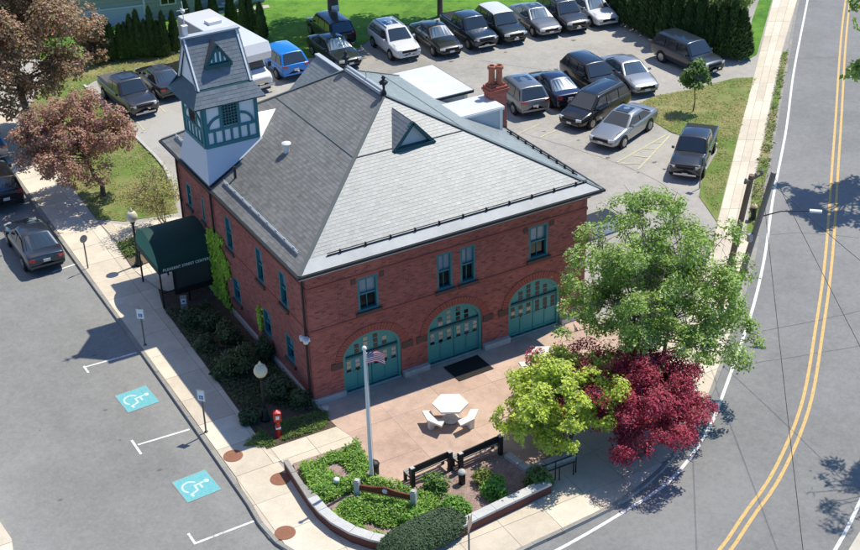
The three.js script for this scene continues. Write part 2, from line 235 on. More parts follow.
// lawns and beds
surface('lawn', [...[[-1.81,-36.98],[2.9,-44.73],[10.55,-42.39],[9.08,-38.5],[7.39,-39.83],[3.98,-40.6],[3.14,-39.92],[3.24,-25.63],[1.84,-19.86],[-0.83,-20.36],[-1.99,-21.36],[-1.89,-26.79]], [-1.9, -30]], -.004, M.lawnDry);
surface('lawn', [[-4.1, -139], [-3, -52], ...[[3.07,-45.29],[5.67,-43.8],[10.57,-42.83],[15.94,-41.38],[15.05,-36.73],[16.73,-36.94],[19.39,-35.63],[22.51,-37.73],[27.07,-39.16],[31.6,-38.47],[36.14,-37.57],[40.94,-36.83]], [60, -62], [80, -139]], -.002, M.lawnBright);
surface('lawn', [[29.45,-18.29],[32.14,-19.07],[34.62,-18.7],[38,-18.67],[39.3,-18.02],[36.91,-16.04],[32.21,-11.62],[27.49,-7.12],[24.42,-4.2],[25.54,-6.95],[27.34,-8.8],[30.11,-10.86],[31.08,-12.35],[29.86,-12.97],[29.5,-14.21],[29.65,-16.54]], -.002, M.lawnDry);
surface('lawn', [[40.77,-20.62],[42.03,-21.1],[50.31,-28.84],[53.75,-32.21],[53.14,-32.62],[46.23,-26.34]], .0, M.lawnBright);
surface('verge', [[43.8,-20.6],[43.94,-20.28],[35.65,-12.29],[28.91,-5.64],[25.15,-2.09],[24.7,-2.38],[28.51,-6.18],[33.15,-10.52]], -.006, M.lawnDry);
surface('planting_bed', [...[[-1.78,-12.8],[-2.18,-11.02],[-2.32,-3.81],[-2.45,1.27],[0.51,1.34]], [.4, -.36], [.4, -11.2], ...[[0.56,-13.45],[-1.4,-12.23]]], .012, M.bark);
surface('planting_bed', [[-1.99,-18.16],[-0.54,-17.99],[-1.22,-15.5],[-2.13,-15.49]], .02, M.soil);
const bedPoly = [...[[-1.97,2.63],[0.8,2.71],[0.36,4.63],[0.93,6.16],[3.26,6.05],[5.33,6.24],[5.33,7.61],[5.37,8.95],[2.28,9.22],[0.59,9.32],[-0.51,9.14],[-1.3,8.41],[-1.92,7.54],[-2.29,6.56],[-2.41,5.58],[-2.42,4.65]]];
surface('planting_bed', bedPoly, .03, M.mulch);
// painted markings
function mark(name, pts, parent, mat = M.whitePaint, y = -.114) { return mesh(name, flat(pts, y), mat, parent); }
function stripe(name, a, b, w, parent, mat = M.whitePaint, y = -.118) { const dx = b[0] - a[0], dz = b[1] - a[1], l = Math.hypot(dx, dz), nx = -dz / l * w / 2, nz = dx / l * w / 2; return mesh(name, slab([[a[0] + nx, a[1] + nz], [b[0] + nx, b[1] + nz], [b[0] - nx, b[1] - nz], [a[0] - nx, a[1] - nz]], y - .008, y + .006), mat, parent); }
mesh('centre_line', ribbon(roadCentre, .13, -.113, .16), M.yellowPaint, road); mesh('centre_line', ribbon(roadCentre, .13, -.113, -.16), M.yellowPaint, road);
const edgeL = resample([[0.25,11.89],[1.45,11.87],[2.69,11.82],[3.9,11.72],[5.49,11.52],[7.14,11.25],[8.42,11.04],[9.58,10.73],[11.48,9.83],[13.16,8.79],[14.58,7.7],[17.84,5.09],[20.43,2.96],[23.89,-0.16],[28.67,-4.83],[35.34,-11.1],[41.75,-17.4],[52.66,-27.7],[68.68,-42.91]], 1);
mesh('edge_line', ribbon(edgeL, .13, -.113), M.whitePaint, road);
mesh('edge_line', ribbon(resample([[9.29,17.86],[12.1,16.62],[14.4,15.36],[18.14,13.03],[21.69,10.42]], 1), .13, -.113), M.whitePaint, road);
stripe('bay_line', [-4.48,-1.7], [-6.58,-1.8], .1, street); stripe('bay_line', [-6.69,-2.22], [-6.67,-1.14], .1, street, M.whitePaint, -.1165);
stripe('bay_line', [-4.4,-8.23], [-6.71,-8.3], .1, street); stripe('bay_line', [-6.7,-8.42], [-6.69,-7.79], .1, street, M.whitePaint, -.1165);
stripe('bay_line', [-4.51,4.8], [-6.77,4.83], .1, street); stripe('bay_line', [-6.79,4.2], [-6.77,4.88], .1, street, M.whitePaint, -.1165);
stripe('bay_line', [-4.3,-17.46], [-5.52,-17.3], .1, street);
// accessible bay symbols: flat print on the asphalt
function wheelchairTexture() {
  const c = document.createElement('canvas'); c.width = c.height = 256; const x = c.getContext('2d');
  x.fillStyle = '#a9adab'; x.fillRect(0, 0, 256, 256); for (let i = 0; i < 5200; i++) { const u = 8 + rnd() * 240, v = 8 + rnd() * 240, e = Math.min(u, v, 256 - u, 256 - v) / 18; if (rnd() > e + .1) continue; x.fillStyle = ['#6fc6ce', '#7ac8cf', '#62c0ca', '#8ccace'][i & 3]; x.fillRect(u - 5, v - 5, 6 + rnd() * 10, 4 + rnd() * 8); }
  x.strokeStyle = '#e2eded'; x.fillStyle = '#e2eded'; x.lineWidth = 15; x.lineCap = 'round'; x.lineJoin = 'round';
  x.beginPath(); x.arc(112, 46, 19, 0, 7); x.fill();
  x.beginPath(); x.moveTo(112, 74); x.lineTo(118, 138); x.lineTo(172, 138); x.lineTo(194, 196); x.lineTo(214, 190); x.stroke();
  x.beginPath(); x.moveTo(116, 100); x.lineTo(160, 100); x.stroke();
  x.beginPath(); x.arc(118, 168, 56, -2.2, .75, true); x.stroke();
  x.globalAlpha = .3; for (let i = 0; i < 2600; i++) { x.fillStyle = i % 3 ? '#62c2ca' : '#b1b5b2'; x.fillRect(rnd() * 256, rnd() * 256, 1 + rnd() * 7, 1 + rnd() * 4); }
  const t = new THREE.CanvasTexture(c); t.colorSpace = THREE.SRGBColorSpace; return t;
}
M.symbol = std([.8, .8, .8], .85, 0, { map: wheelchairTexture() });
function symbolAt(x, z, s) { const g = new THREE.PlaneGeometry(s, s * .95); g.rotateX(-Math.PI / 2); g.rotateY(-Math.PI / 2 + .06); g.translate(x, -.112, z); return mesh('accessible_bay_symbol', g, M.symbol, street); }
symbolAt(-5.55,1.81, 1.45); symbolAt(-5.56,-4.84, 1.45);
// sealed cracks in the asphalt
M.tar = std([.1, .1, .1], .8);
const crack = (pts, w, parent, y) => { const line = resample(pts, .5).map(p => [p[0] + rr(-.03, .03), p[1] + rr(-.03, .03)]); return mesh('sealed_crack', ribbon(line, w, y), M.tar, parent); };
for (const [l, w] of [[[[19.5,4.61],[21.29,5.04],[24.29,5.62]], .035], [[[17.55,6.37],[19.5,6.95],[22.19,7.71]], .03], [[[42.74,-19.7],[44.69,-18.85],[46.19,-18.08]], .03], [[[25.85,-1.92],[27.22,-1.3],[29.3,0.64]], .03]]) crack(l, w, road, -.1165);
for (const [l, w] of [[[[22.27,-18.89],[23.71,-14.99],[24.76,-10.91],[24.86,-6.84]], .03], [[[26.45,-30.08],[29.76,-25.74],[34.85,-24.09]], .03]]) crack(l, w, land, -.0265);
// oil spots and damp stains
M.oil = std([.13, .125, .115], .7);
const stain = (x, z, r, y, parent) => { const pts = []; for (let i = 0; i < 14; i++) { const a = i / 14 * 6.283, q = r * rr(.6, 1.15); pts.push([x + Math.cos(a) * q, z + Math.sin(a) * q * .7]); } mesh('oil_stain', flat(pts, y), M.oil, parent); };
for (const [x, z] of [[24.94,-30.73],[28.65,-30.5],[33.53,-30.03],[23.43,-18.56],[24.45,-16.22],[24.36,-13.07],[26.42,-11.74],[24.49,-10.56],[29.81,-25.81],[34.05,-25.15],[34.5,-17.71],[3.51,-30.6],[4.77,-32.43]]) stain(x + rr(-.4, .4), z + rr(-.4, .4), rr(.08, .24), -.0285 + rr(0, .001), land);
for (const [x, z] of [[-7.07,-2.48],[-6.38,0.17],[-10.17,-0.06],[-6.94,-4.77],[-4.05,-10.18],[-6.02,-9.01],[-9.59,-4.8]]) stain(x, z, rr(.05, .14), -.1225 + rr(0, .001), street);
// lot markings
for (const [a, b] of [[[22.84,-17.68], [25.11,-18.26]], [[26.59,-22.41], [24.82,-21.49]]]) stripe('bay_line', a, b, .1, land, M.paleYellow, -.018);
stripe('bay_line', [24.49,-12.6], [29.13,-14.11], .11, land, M.paleYellow, -.018); stripe('bay_line', [24.9,-11.27], [29.32,-13.99], .11, land, M.paleYellow, -.0165);
for (const [a, b] of [[[24.59,-12.38], [25.46,-11.82]], [[25.73,-12.89], [26.3,-12.21]], [[26.81,-13.31], [27.33,-12.81]], [[27.78,-13.66], [28.2,-13.39]]]) stripe('hatch_line', a, b, .11, land, M.paleYellow, -.0145);
for (const [a, b] of [[[22.5,-32.24], [23.39,-34.8]], [[24.84,-31.58], [25.69,-33.97]], [[20.81,-34.91], [21.12,-36.53]], [[27.08,-30.99], [28.01,-33.13]], [[29.67,-30.87], [30.55,-33.11]], [[5.94,-33.04], [5.97,-34.53]], [[3.94,-31.11], [4.09,-34.06]], [[21.8,-18.69], [23.83,-19.26]], [[31.11,-23.82], [31.33,-25.99]]]) stripe('bay_line', a, b, .09, land, M.paleYellow, -.018);
// low kerb beside the left parking bays
{ const line = resample([[3.17,-40],[3.21,-34.82],[3.25,-29.84],[3.24,-25.63],[2.93,-23.7]], 1.6), inn = offsetLine(line, .16), k = structure('lot_kerb'); for (let i = 0; i < line.length - 1; i++) mesh('kerb_stone', slab([line[i], line[i + 1], inn[i + 1], inn[i]], -.1, .1 + rr(-.01, .01)), M.granite, k); }
{ const line = resample([[4.86,-51.44],[6.4,-51.05],[8.3,-50.81],[10.96,-50.33],[14.51,-49.27],[19.42,-48.27]], 2), inn = offsetLine(line, .7), k = structure('house_path'); for (let i = 0; i < line.length - 1; i++) mesh('paving_slab', slab([line[i], line[i + 1], inn[i + 1], inn[i]], -.1, .03 + rr(-.004, .004)), M.walk[0], k); }
// traffic island and far pavement that touch the frame's lower corners
{ const isl = structure('traffic_island'); paving('paving_slab', isl, [[-12.49,-5.78],[-12.42,0.12],[-12.3,1.33],[-12.45,2.16],[-13.12,2.88],[-14.9,1.8]], 1.5, 1.5, -.26, 0, M.slabs); }
{ const w = structure('far_pavement'); const A = resample([[10.58,17.81],[12.32,16.96],[14.21,16.02],[17.36,14.03],[20.79,11.54]], 1.6), B = offsetLine(A, 3); stripSlabs('paving_slab', w, A, B, 2, -.26, 0, M.walk); }

// ---------- the brick building ----------
const B = thing('brick_building', 'two-storey red brick building with a grey slate hip roof and three teal arched doors', 'building');
const H = 6.28, W = 14, D = 15.1, RY = 10.02, RX = 7, RZ0 = -6, RZ1 = -9.5, IN = .42, KS = (RY - H) / 7, KF = (RY - H) / 6;
const roofY = (x, z) => Math.min(H + Math.min(x, W - x) * KS, H - z * KF, H + (z + D) * (RY - H) / (D + RZ1));
const doorsX = [3.1, 7.0, 10.98], DH = 1.33, SPR = 1.62, RISE = .98;
const frontWins = [[2.6, 3.5, 3.66, 5.18], [6.2, 6.92, 3.52, 5.2], [7.3, 8.02, 3.52, 5.2], [10.65, 11.6, 3.64, 5.2]];
const leftWins = [[-2.75, .72, 3.48, 5.05], [-5.12, .72, 3.44, 5.05], [-8.45, .72, 3.44, 5.05], [-11.5, .3, 3.5, 4.7], [-13.25, .6, 3.5, 4.7], [-2.55, .8, .95, 2.15], [-4.85, .8, .95, 2.2], [-8.2, .8, .95, 2.1]];
function archPath(p, cx, hw, spr, rise, y0 = 0) { p.moveTo(cx - hw, y0); p.lineTo(cx + hw, y0); p.lineTo(cx + hw, spr); p.absellipse(cx, spr, hw, rise, 0, Math.PI, false); p.lineTo(cx - hw, y0); }
{ // front wall with its openings
  const s = new THREE.Shape(); s.moveTo(IN, -.15); s.lineTo(W - IN, -.15); s.lineTo(W - IN, H - .12); s.lineTo(IN, H - .12); s.lineTo(IN, -.15);
  for (const x of doorsX) { const h = new THREE.Path(); archPath(h, x, DH, SPR, RISE, .02); s.holes.push(h); }
  for (const [a, b, c, d] of frontWins) { const h = new THREE.Path(); h.moveTo(a, c); h.lineTo(b, c); h.lineTo(b, d); h.lineTo(a, d); h.lineTo(a, c); s.holes.push(h); }
  const g = new THREE.ExtrudeGeometry(s, { depth: .4, bevelEnabled: false, curveSegments: 28 }); g.translate(0, 0, -IN - .4); const w = mesh('wall', g, M.brick, B); w.material.map.repeat.set(1 / 9.6, 1 / 9.6);
  const l = new THREE.Shape(), z0 = IN + .4, z1 = D - IN; l.moveTo(z0, -.15); l.lineTo(z1, -.15); l.lineTo(z1, H - .12); l.lineTo(z0, H - .12); l.lineTo(z0, -.15);
  for (const [z, wd, c, d] of leftWins) { const h = new THREE.Path(), a = -z - wd / 2, b = -z + wd / 2; h.moveTo(a, c); h.lineTo(b, c); h.lineTo(b, d); h.lineTo(a, d); h.lineTo(a, c); l.holes.push(h); }
  { const h = new THREE.Path(); h.moveTo(11.75, .05); h.lineTo(13.05, .05); h.lineTo(13.05, 2.3); h.lineTo(11.75, 2.3); h.lineTo(11.75, .05); l.holes.push(h); }
  const gl = new THREE.ExtrudeGeometry(l, { depth: .4, bevelEnabled: false }); gl.rotateY(Math.PI / 2); gl.translate(IN, 0, 0); mesh('wall', gl, M.brick, B);
  mesh('wall', box(.4, H + .03, D - 2 * IN - .41, W - IN - .2, (H - .27) / 2, -(D - .43) / 2 - .2), M.brick, B);
  mesh('wall', box(W - 2 * IN - .81, H + .03, .4, W / 2, (H - .27) / 2, -D + IN + .2), M.brick, B);
  mesh('floor', [box(W - 1.7, .1, D - 1.7, W / 2, 3.1, -D / 2), box(W - 1.7, .06, D - 1.7, W / 2, -.06, -D / 2)], M.soil, B);
}
// string courses, sill courses, eaves cornice in darker brick
{ const c = []; for (const [y, h, o] of [[3.4, .1, .03], [5.32, .12, .03]]) { c.push(box(W - 2 * IN + 2 * o, h, .1, W / 2, y, -IN - .05 + o)); c.push(box(.1, h, D - 2 * IN - .1, IN + .05 - o, y, -D / 2)); }
  each('string_course', c, M.brickTrim, B);
  each('cornice', [box(W - 2 * IN + .2, .3, .12, W / 2, H - .3, -IN + .04), box(W - 2 * IN + .34, .16, .12, W / 2, H - .16, -IN + .12), box(.12, .3, D - 2 * IN - .13, IN - .04, H - .3, -D / 2), box(.12, .16, D - 2 * IN - .05, IN - .12, H - .16, -D / 2)], M.brickTrim, B);
  each('plinth', [box(1.4 - .02, .42, .1, IN + .68, .06, -IN + .06), ...[[1, 0], [2, 0]].map(([i]) => box(doorsX[i] - doorsX[i - 1] - 2 * DH - .04, .32, .22, (doorsX[i] + doorsX[i - 1]) / 2, .1, -IN + .1)), box(W - IN - doorsX[2] - DH - .02, .3, .2, (W - IN + doorsX[2] + DH) / 2, .1, -IN + .09), box(.1, .45, D - 2 * IN, IN - .05, .02, -D / 2)], M.granite, B);
}
// brick arches over the doors, each a ring of separate voussoirs
for (const cx of doorsX) { const gs = []; const n = 34; for (let i = 0; i < n; i++) { const a0 = Math.PI * (i + .06) / n, a1 = Math.PI * (i + .94) / n, t = .34; const pt = (a, e) => [cx + Math.cos(a) * (DH + e), SPR + Math.sin(a) * (RISE + e), -IN - .05]; gs.push(prism([pt(a0, .02), pt(a0, t), pt(a1, t), pt(a1, .02)], [0, 0, .075 + (i & 1) * .006])); } mesh('brick_arch', gs, M.brickTrim, B, 'stuff');
  each('impost', [box(.5, .3, .08, cx - DH - .28, SPR - .12, -IN + .01), box(.5, .3, .08, cx + DH + .28, SPR - .12, -IN + .01)], M.brownstone, B); }
// sash windows
function sash(parent, w, h, wide2) { // local: centre bottom at origin, facing +z, wall face at z = 0
  const win = group('window', parent); const f = .09;
  mesh('frame', [box(f, h, .16, -w / 2 + f / 2, h / 2, -.08), box(f, h, .16, w / 2 - f / 2, h / 2, -.08), box(w - 2 * f, f, .16, 0, h - f / 2, -.08), box(w - 2 * f, f, .16, 0, f / 2, -.08), box(w - 2 * f, .07, .1, 0, h * .5, -.1), box(.035, h / 2 - f, .05, 0, h * .75, -.135), box(.035, h / 2 - f, .05, 0, h * .25, -.165)], M.teal, win);
  mesh('pane', box(w - 2 * f, h / 2 - f, .02, 0, h * .75 - .01, -.15), M.paneBlind, win);
  mesh('pane', box(w - 2 * f, h / 2 - f, .02, 0, h * .25 + .01, -.18), M.paneDark, win);
  mesh('sill', box(w + .24, .15, .34, 0, -.08, -.06), M.brownstone, win);
  if (wide2) each('lintel_block', [box(.2, .24, .1, -w / 2 - .18, h - .05, -.01), box(.2, .24, .1, w / 2 + .18, h - .05, -.01)], M.brownstone, win);
  return win;
}
frontWins.forEach(([a, b, c, d], i) => { const w = sash(B, b - a, d - c, i === 0 || i === 3); w.position.set((a + b) / 2, c, -IN); });
leftWins.forEach(([z, wd, c, d]) => { const w = sash(B, wd, d - c); w.position.set(IN, c, z); w.rotation.y = -Math.PI / 2; });
// arched carriage doors
doorsX.forEach((cx, di) => {
  const d = group('arched_door', B); d.position.set(cx, 0, -IN - .2);
  const hole = new THREE.Shape(); archPath(hole, 0, DH - .004, SPR, RISE - .004, .03); const inner = new THREE.Path(); archPath(inner, 0, DH - .13, SPR, RISE - .13, .03); hole.holes.push(inner);
  const fr = new THREE.ExtrudeGeometry(hole, { depth: .14, bevelEnabled: false, curveSegments: 24 }); mesh('door_frame', fr, M.tealDoor, d);
  for (const s of [-1, 1]) { const leaf = new THREE.Shape(); const x0 = .015, x1 = DH - .13; leaf.moveTo(s * x0, .06); leaf.lineTo(s * x1, .06); leaf.lineTo(s * x1, SPR - .02); leaf.lineTo(s * x0, SPR - .02); leaf.lineTo(s * x0, .06);
    const g = new THREE.ExtrudeGeometry(leaf, { depth: .06, bevelEnabled: false }); mesh('door_leaf', [g, box(.06, .9, .03, s * .63, .5, .075), box(1.1, .06, .03, s * .6, .92, .075), box(1.1, .06, .03, s * .6, .16, .075)], M.tealDoor, d); }
  const fan = new THREE.Shape(); fan.moveTo(-(DH - .13), SPR + .05); fan.lineTo(DH - .13, SPR + .05); fan.absellipse(0, SPR + .05, DH - .13, RISE - .18, 0, Math.PI, false);
  mesh('fanlight', new THREE.ExtrudeGeometry(fan, { depth: .05, bevelEnabled: false, curveSegments: 24 }), M.tealDoor, d);
  mesh('transom', box(2 * (DH - .13), .09, .14, 0, SPR + .02, .07), M.tealDark, d);
  const panes = (name, x, y, w, h, i) => mesh(name, box(w, h, .02, x, y, .064), i, d);
  for (let c = 0; c < 6; c++) for (let r = 0; r < 3; r++) { const x = -1.0 + c * .4 + (c < 3 ? -.03 : .03), y = .98 + r * .2; panes('pane', x, y, .19, .165, r === 0 ? M.paneDark : (di === 2 ? (r === 1 && c < 3 ? M.paneCream : M.paneDark) : (rnd() < .75 ? M.paneCream : M.paneBlind))); }
  for (let c = 0; c < 6; c++) for (let r = 0; r < 3; r++) { const x = -1.0 + c * .4 + (c < 3 ? -.03 : .03), y = SPR + .2 + r * .23; if ((x / (DH - .3)) ** 2 + ((y - SPR + .1) / (RISE - .18)) ** 2 > 1) continue; const p = panes('pane', x, y, .19, .17, di === 2 || rnd() < .45 ? M.paneDark : M.paneCream); p.position.z -= .008; }
  mesh('threshold', box(2 * DH - .05, .06, .3, 0, .0, .06), M.granite, d);
});
// ---------- slate roof ----------
const roof = group('roof', B);
function slatePlane(o, sdir, udir, len, bounds, tones, expo = .16, wid = .23) { // bounds(t) -> [s0,s1]
  const pos = [], col = [], n = new THREE.Vector3().crossVectors(sdir, udir).normalize(); const rows = Math.floor(len / expo);
  const P = (s, t, l) => { const q = o.clone().addScaledVector(sdir, s).addScaledVector(udir, t).addScaledVector(n, l); return [q.x, q.y, q.z]; };
  for (let r = 0; r < rows; r++) { const t0 = r * expo, t1 = Math.min(len, t0 + expo + .01), b0 = bounds(t0), b1 = bounds(t1); const off = (r & 1) * wid / 2 + rr(-.02, .02); const lo = Math.min(b0[0], b1[0]), hi = Math.max(b0[1], b1[1]);
    for (let k = Math.floor((lo - off) / wid); k * wid + off < hi; k++) { const s0 = k * wid + off + .002, s1 = (k + 1) * wid + off - .002; const c = (s, b) => Math.max(b[0], Math.min(b[1], s)); const a = c(s0, b0), b = c(s1, b0), d = c(s0, b1), e = c(s1, b1); if (b - a < .01 && e - d < .01) continue; const j = rr(-.006, .006), h = .013 + rr(0, .005);
      const A = P(a, t0 + j, h), Bq = P(b, t0 + j, h), Dq = P(d, t1, .008), E = P(e, t1, .008), A0 = P(a, t0 + j, 0), B0 = P(b, t0 + j, 0); pos.push(...A, ...Bq, ...E, ...A, ...E, ...Dq, ...A0, ...B0, ...Bq, ...A0, ...Bq, ...A); const wq = P(a, t0, 0), wx = Math.floor((wq[0] + wq[2]) * 38 + 4000) & 1023, wy = Math.floor((wq[2] - wq[0] * .6) * 22 + 4000) & 1023, kt = Math.max(0, Math.min(1, .5 + (rnd() - .5) * .5 + (nCoarse[wy * 1024 + wx] - .5) * 1.3)), tn = tones[0].map((v, q) => v + (tones[1][q] - v) * kt), m = rnd() < .012 ? 1.2 : rnd() < .03 ? .85 : 1; for (let q = 0; q < 12; q++) col.push(tn[0] * m, tn[1] * m, tn[2] * m); } }
  const g = new THREE.BufferGeometry(); g.setAttribute('position', new THREE.Float32BufferAttribute(pos, 3)); g.setAttribute('color', new THREE.Float32BufferAttribute(col, 3)); g.setAttribute('uv', new THREE.Float32BufferAttribute(new Float32Array(pos.length / 3 * 2), 2)); g.computeVertexNormals(); return g;
}
const GREY = [[.15, .17, .185], [.25, .275, .29]], BROWN = [[.128, .128, .12], [.245, .246, .236]], PALE = [[.2, .23, .235], [.27, .3, .3]];
M.felt = std([.1, .105, .11], .8);
{ const lenS = Math.hypot(7, RY - H), lenF = Math.hypot(6, RY - H), lenB = Math.hypot(D + RZ1, RY - H);
  mesh('roof_deck', [quad([0, H, 0], [W, H, 0], [RX, RY, RZ0], [RX, RY, RZ0]), quad([0, H, -D], [0, H, 0], [RX, RY, RZ0], [RX, RY, RZ1]), quad([W, H, 0], [W, H, -D], [RX, RY, RZ1], [RX, RY, RZ0]), quad([W, H, -D], [0, H, -D], [RX, RY, RZ1], [RX, RY, RZ1])], M.felt, roof);
  mesh('slates', slatePlane(V(0, H + .004, 0), V(1, 0, 0), V(0, RY - H, -6).normalize(), lenF, t => [RX * t / lenF, W - RX * t / lenF], GREY), M.slate, roof, 'stuff');
  mesh('slates', slatePlane(V(0, H + .004, -D), V(0, 0, 1), V(7, RY - H, 0).normalize(), lenS, t => [(D + RZ1) * t / lenS, D + RZ0 * t / lenS], BROWN), M.slate, roof, 'stuff');
  mesh('slates', slatePlane(V(W, H + .004, 0), V(0, 0, -1), V(-7, RY - H, 0).normalize(), lenS, t => [-RZ0 * t / lenS, D - (D + RZ1) * t / lenS], PALE), M.slate, roof, 'stuff');
  // hips, ridge, flashing seams
  const up = .035; each('hip_cap', [beam(V(0, H + .02, 0), V(RX, RY + up, RZ0), .16, .035), beam(V(W, H + .02, 0), V(RX, RY + up, RZ0), .16, .035), beam(V(0, H + .02, -D), V(RX, RY + up, RZ1), .16, .035), beam(V(W, H + .02, -D), V(RX, RY + up, RZ1), .16, .035)], M.copper, roof);
  mesh('ridge_cap', [beam(V(RX, RY + .09, RZ0 - .1), V(RX, RY + .09, RZ1 + .1), .3, .14), bar(V(RX, RY + .18, RZ0), V(RX, RY + .18, RZ1), .07)], M.lead, roof);
  const sy = 8.63, sx = (sy - H) / KS, sz = -(sy - H) / KF, zb = -D + (sy - H) / ((RY - H) / (D + RZ1)); mesh('flashing', [beam(V(sx, sy + .02, sz), V(sx, sy + .02, zb), .07, .03), beam(V(sx, sy + .02, sz), V(W - sx, sy + .02, sz), .07, .03), beam(V(W - sx, sy + .02, sz), V(W - sx, sy + .02, zb), .07, .03)], M.copper, roof);
  for (const z of [RZ0, RZ1]) mesh('finial', [lathe([[0, 0], [.12, 0], [.1, .1], [.05, .18], [.06, .4], [.16, .46], [.2, .52], [.12, .6], [.05, .64], [.1, .72], [.04, .8], [0, .82]], RX, RY + .06, z), box(.34, .12, .06, RX, RY + .56, z), box(.06, .12, .34, RX, RY + .56, z)], M.metalDark, roof);
  mesh('lightning_rod', bar(V(RX, RY + .1, -7.6), V(RX, RY + .55, -7.6), .02), M.lead, roof);
  // metal eaves strip, gutters
  const eF = quad([.12, H + .028, .03], [W - .12, H + .028, .03], [W - .62, H + .028 + .5 * KF, -.47], [.62, H + .028 + .5 * KF, -.47]);
  mesh('eaves_flashing', [eF], M.eaves, roof);
  mesh('gutter', [beam(V(-.02, H - .04, .06), V(W + .02, H - .04, .06), .12, .1), beam(V(-.06, H - .04, .12), V(-.06, H - .04, -D), .12, .1), beam(V(W + .06, H - .04, .12), V(W + .06, H - .04, -D), .12, .1)], M.metalDark, roof);
  mesh('fascia', [box(W, .1, .05, W / 2, H - .13, .02), box(.05, .1, D, -.01, H - .13, -D / 2), box(.05, .1, D, W + .01, H - .13, -D / 2)], M.lead, roof);
  mesh('soffit', [box(W, .04, .5, W / 2, H - .1, -.2), box(.5, .04, D - .5, .2, H - .1, -D / 2), box(.5, .04, D - .5, W - .2, H - .1, -D / 2)], M.metalDark, roof);
  // snow guards on little brackets
  const guard = (a, b, nrm, n, mat) => { const gs = [bar(a, b, .028), bar(a.clone().addScaledVector(V(0, 1, 0), .09), b.clone().addScaledVector(V(0, 1, 0), .09), .022)]; for (let i = 0; i < n; i++) { const q = a.clone().lerp(b, (i + .5) / n); gs.push(box(.05, .2, .1, q.x, q.y + .02, q.z)); } mesh('snow_guard', gs, mat, roof); };
  guard(V(1.4, 6.6, -.4), V(13.5, 6.6, -.4), 0, 11, M.metalDark); guard(V(.5, 6.63, -1.1), V(.5, 6.63, -8.6), 0, 9, M.lead); guard(V(W - .5, 6.63, -1.1), V(W - .5, 6.63, -6.6), 0, 9, M.metalDark); guard(V(.5, 6.63, -12.6), V(.5, 6.63, -14.4), 0, 3, M.lead);
  mesh('vent_pipe', [cyl(.11, .11, .42, 2.99, 7.82, -7.37), lathe([[0, 0], [.2, 0], [.2, .1], [0, .16]], 2.99, 8.2, -7.37)], M.white, roof);
  mesh('vent_pipe', cyl(.06, .06, .55, .95, 6.78, -8.35), M.metalDark, roof);
}
{ // rear gable behind the ridge
  const d = group('rear_gable', B); const yr = 9.78, hw = 2.4, ye = 7.6;
  mesh('gable_roof', [prism([[RX, yr, -9.4], [RX, yr, -12.5], [RX - hw, ye, -12.5], [RX - hw, ye, -9.4]], [0, -.06, 0]), prism([[RX, yr, -9.4], [RX + hw, ye, -9.4], [RX + hw, ye, -12.5], [RX, yr, -12.5]], [0, -.06, 0])], M.felt, d);
  const L = Math.hypot(hw, yr - ye); mesh('slates', slatePlane(V(RX - hw, ye + .005, -12.5), V(0, 0, 1), V(hw, yr - ye, 0).normalize(), L, () => [0, 3.1], GREY), M.slate, d, 'stuff');
  mesh('ridge_cap', beam(V(RX, yr + .03, -9.5), V(RX, yr + .03, -12.55), .22, .08), M.lead, d);
  mesh('wall', prism([[RX, yr - .1, -12.4], [RX - hw + .1, ye, -12.4], [RX + hw - .1, ye, -12.4]], [0, 0, .1]), M.siding, d);
}
{ // little triangular gablet on the front slope
  const d = group('gablet', B); const a = [6.2, 8.62, -3.7], b = [7.95, 8.62, -3.7], t = [7.05, 9.56, -3.7], k = [7.05, 9.6, -5.35];
  const al = [6.2, 8.62, -3.76], bl = [7.95, 8.62, -3.76];
  mesh('gablet_roof', [prism([[6.05, 8.5, -3.6], [7.05, 9.62, -3.6], [7.05, 9.62, -5.5], [6.05, 8.5, -3.9]], [0, .05, 0]), prism([[7.05, 9.62, -3.6], [8.1, 8.5, -3.6], [8.1, 8.5, -3.9], [7.05, 9.62, -5.5]], [0, .05, 0])], M.felt, d);
  mesh('slates', slatePlane(V(6.05, 8.56, -5.5), V(0, 0, 1), V(1, 1.12, 0).normalize(), 1.5, t => [1.6 * (1 - t / 1.5), 1.9], GREY), M.slate, d, 'stuff');
  mesh('gablet_panel', prism([[6.3, 8.58, -3.85], [7.85, 8.58, -3.85], [7.05, 9.5, -3.85]], [0, 0, .08]), M.siding, d);
  each('gablet_trim', [beam(V(6.1, 8.5, -3.66), V(7.05, 9.6, -3.66), .14, .16, V(0, 0, 1)), beam(V(8.05, 8.5, -3.66), V(7.05, 9.6, -3.66), .14, .16, V(0, 0, 1)), box(1.9, .16, .2, 7.08, 8.56, -3.64)], M.tealDark, d);
}
{ // two flat-roofed dormers on the right-hand slope
  for (const [x0, x1, z0, z1, y, ov] of [[10.7, 13.25, -9.7, -13.1, 7.62, .22], [10.9, 13.36, -6.8, -8.4, 7.74, .06]]) {
    const d = group('roof_dormer', B);
    mesh('wall', [box(x1 - 1.2 - x0, .02, .02, x0 + .5, y - .5, z1 + .2), box(x1 - x0, 1.75, z0 - z1, (x0 + x1) / 2, y - .9, (z0 + z1) / 2)], M.siding, d);
    each('corner_board', [box(.16, 1.5, .04, x1 - .08, y - .8, z0 + .02), box(.04, 1.5, .16, x1 + .02, y - .8, z0 - .1)], M.white, d);
    mesh('flat_roof', box(x1 - x0 + ov, .09, z0 - z1 + 2 * ov, (x0 + x1 + ov) / 2, y + .03, (z0 + z1) / 2), M.membrane, d);
    mesh('drip_edge', [box(x1 - x0 + ov + .02, .1, .03, (x0 + x1 + ov) / 2, y - .02, z0 + ov + .017), box(.03, .14, z0 - z1 + 2 * ov, x1 + ov + .017, y - .0, (z0 + z1) / 2)], ov > .1 ? M.metalDark : M.white, d);
  }
}
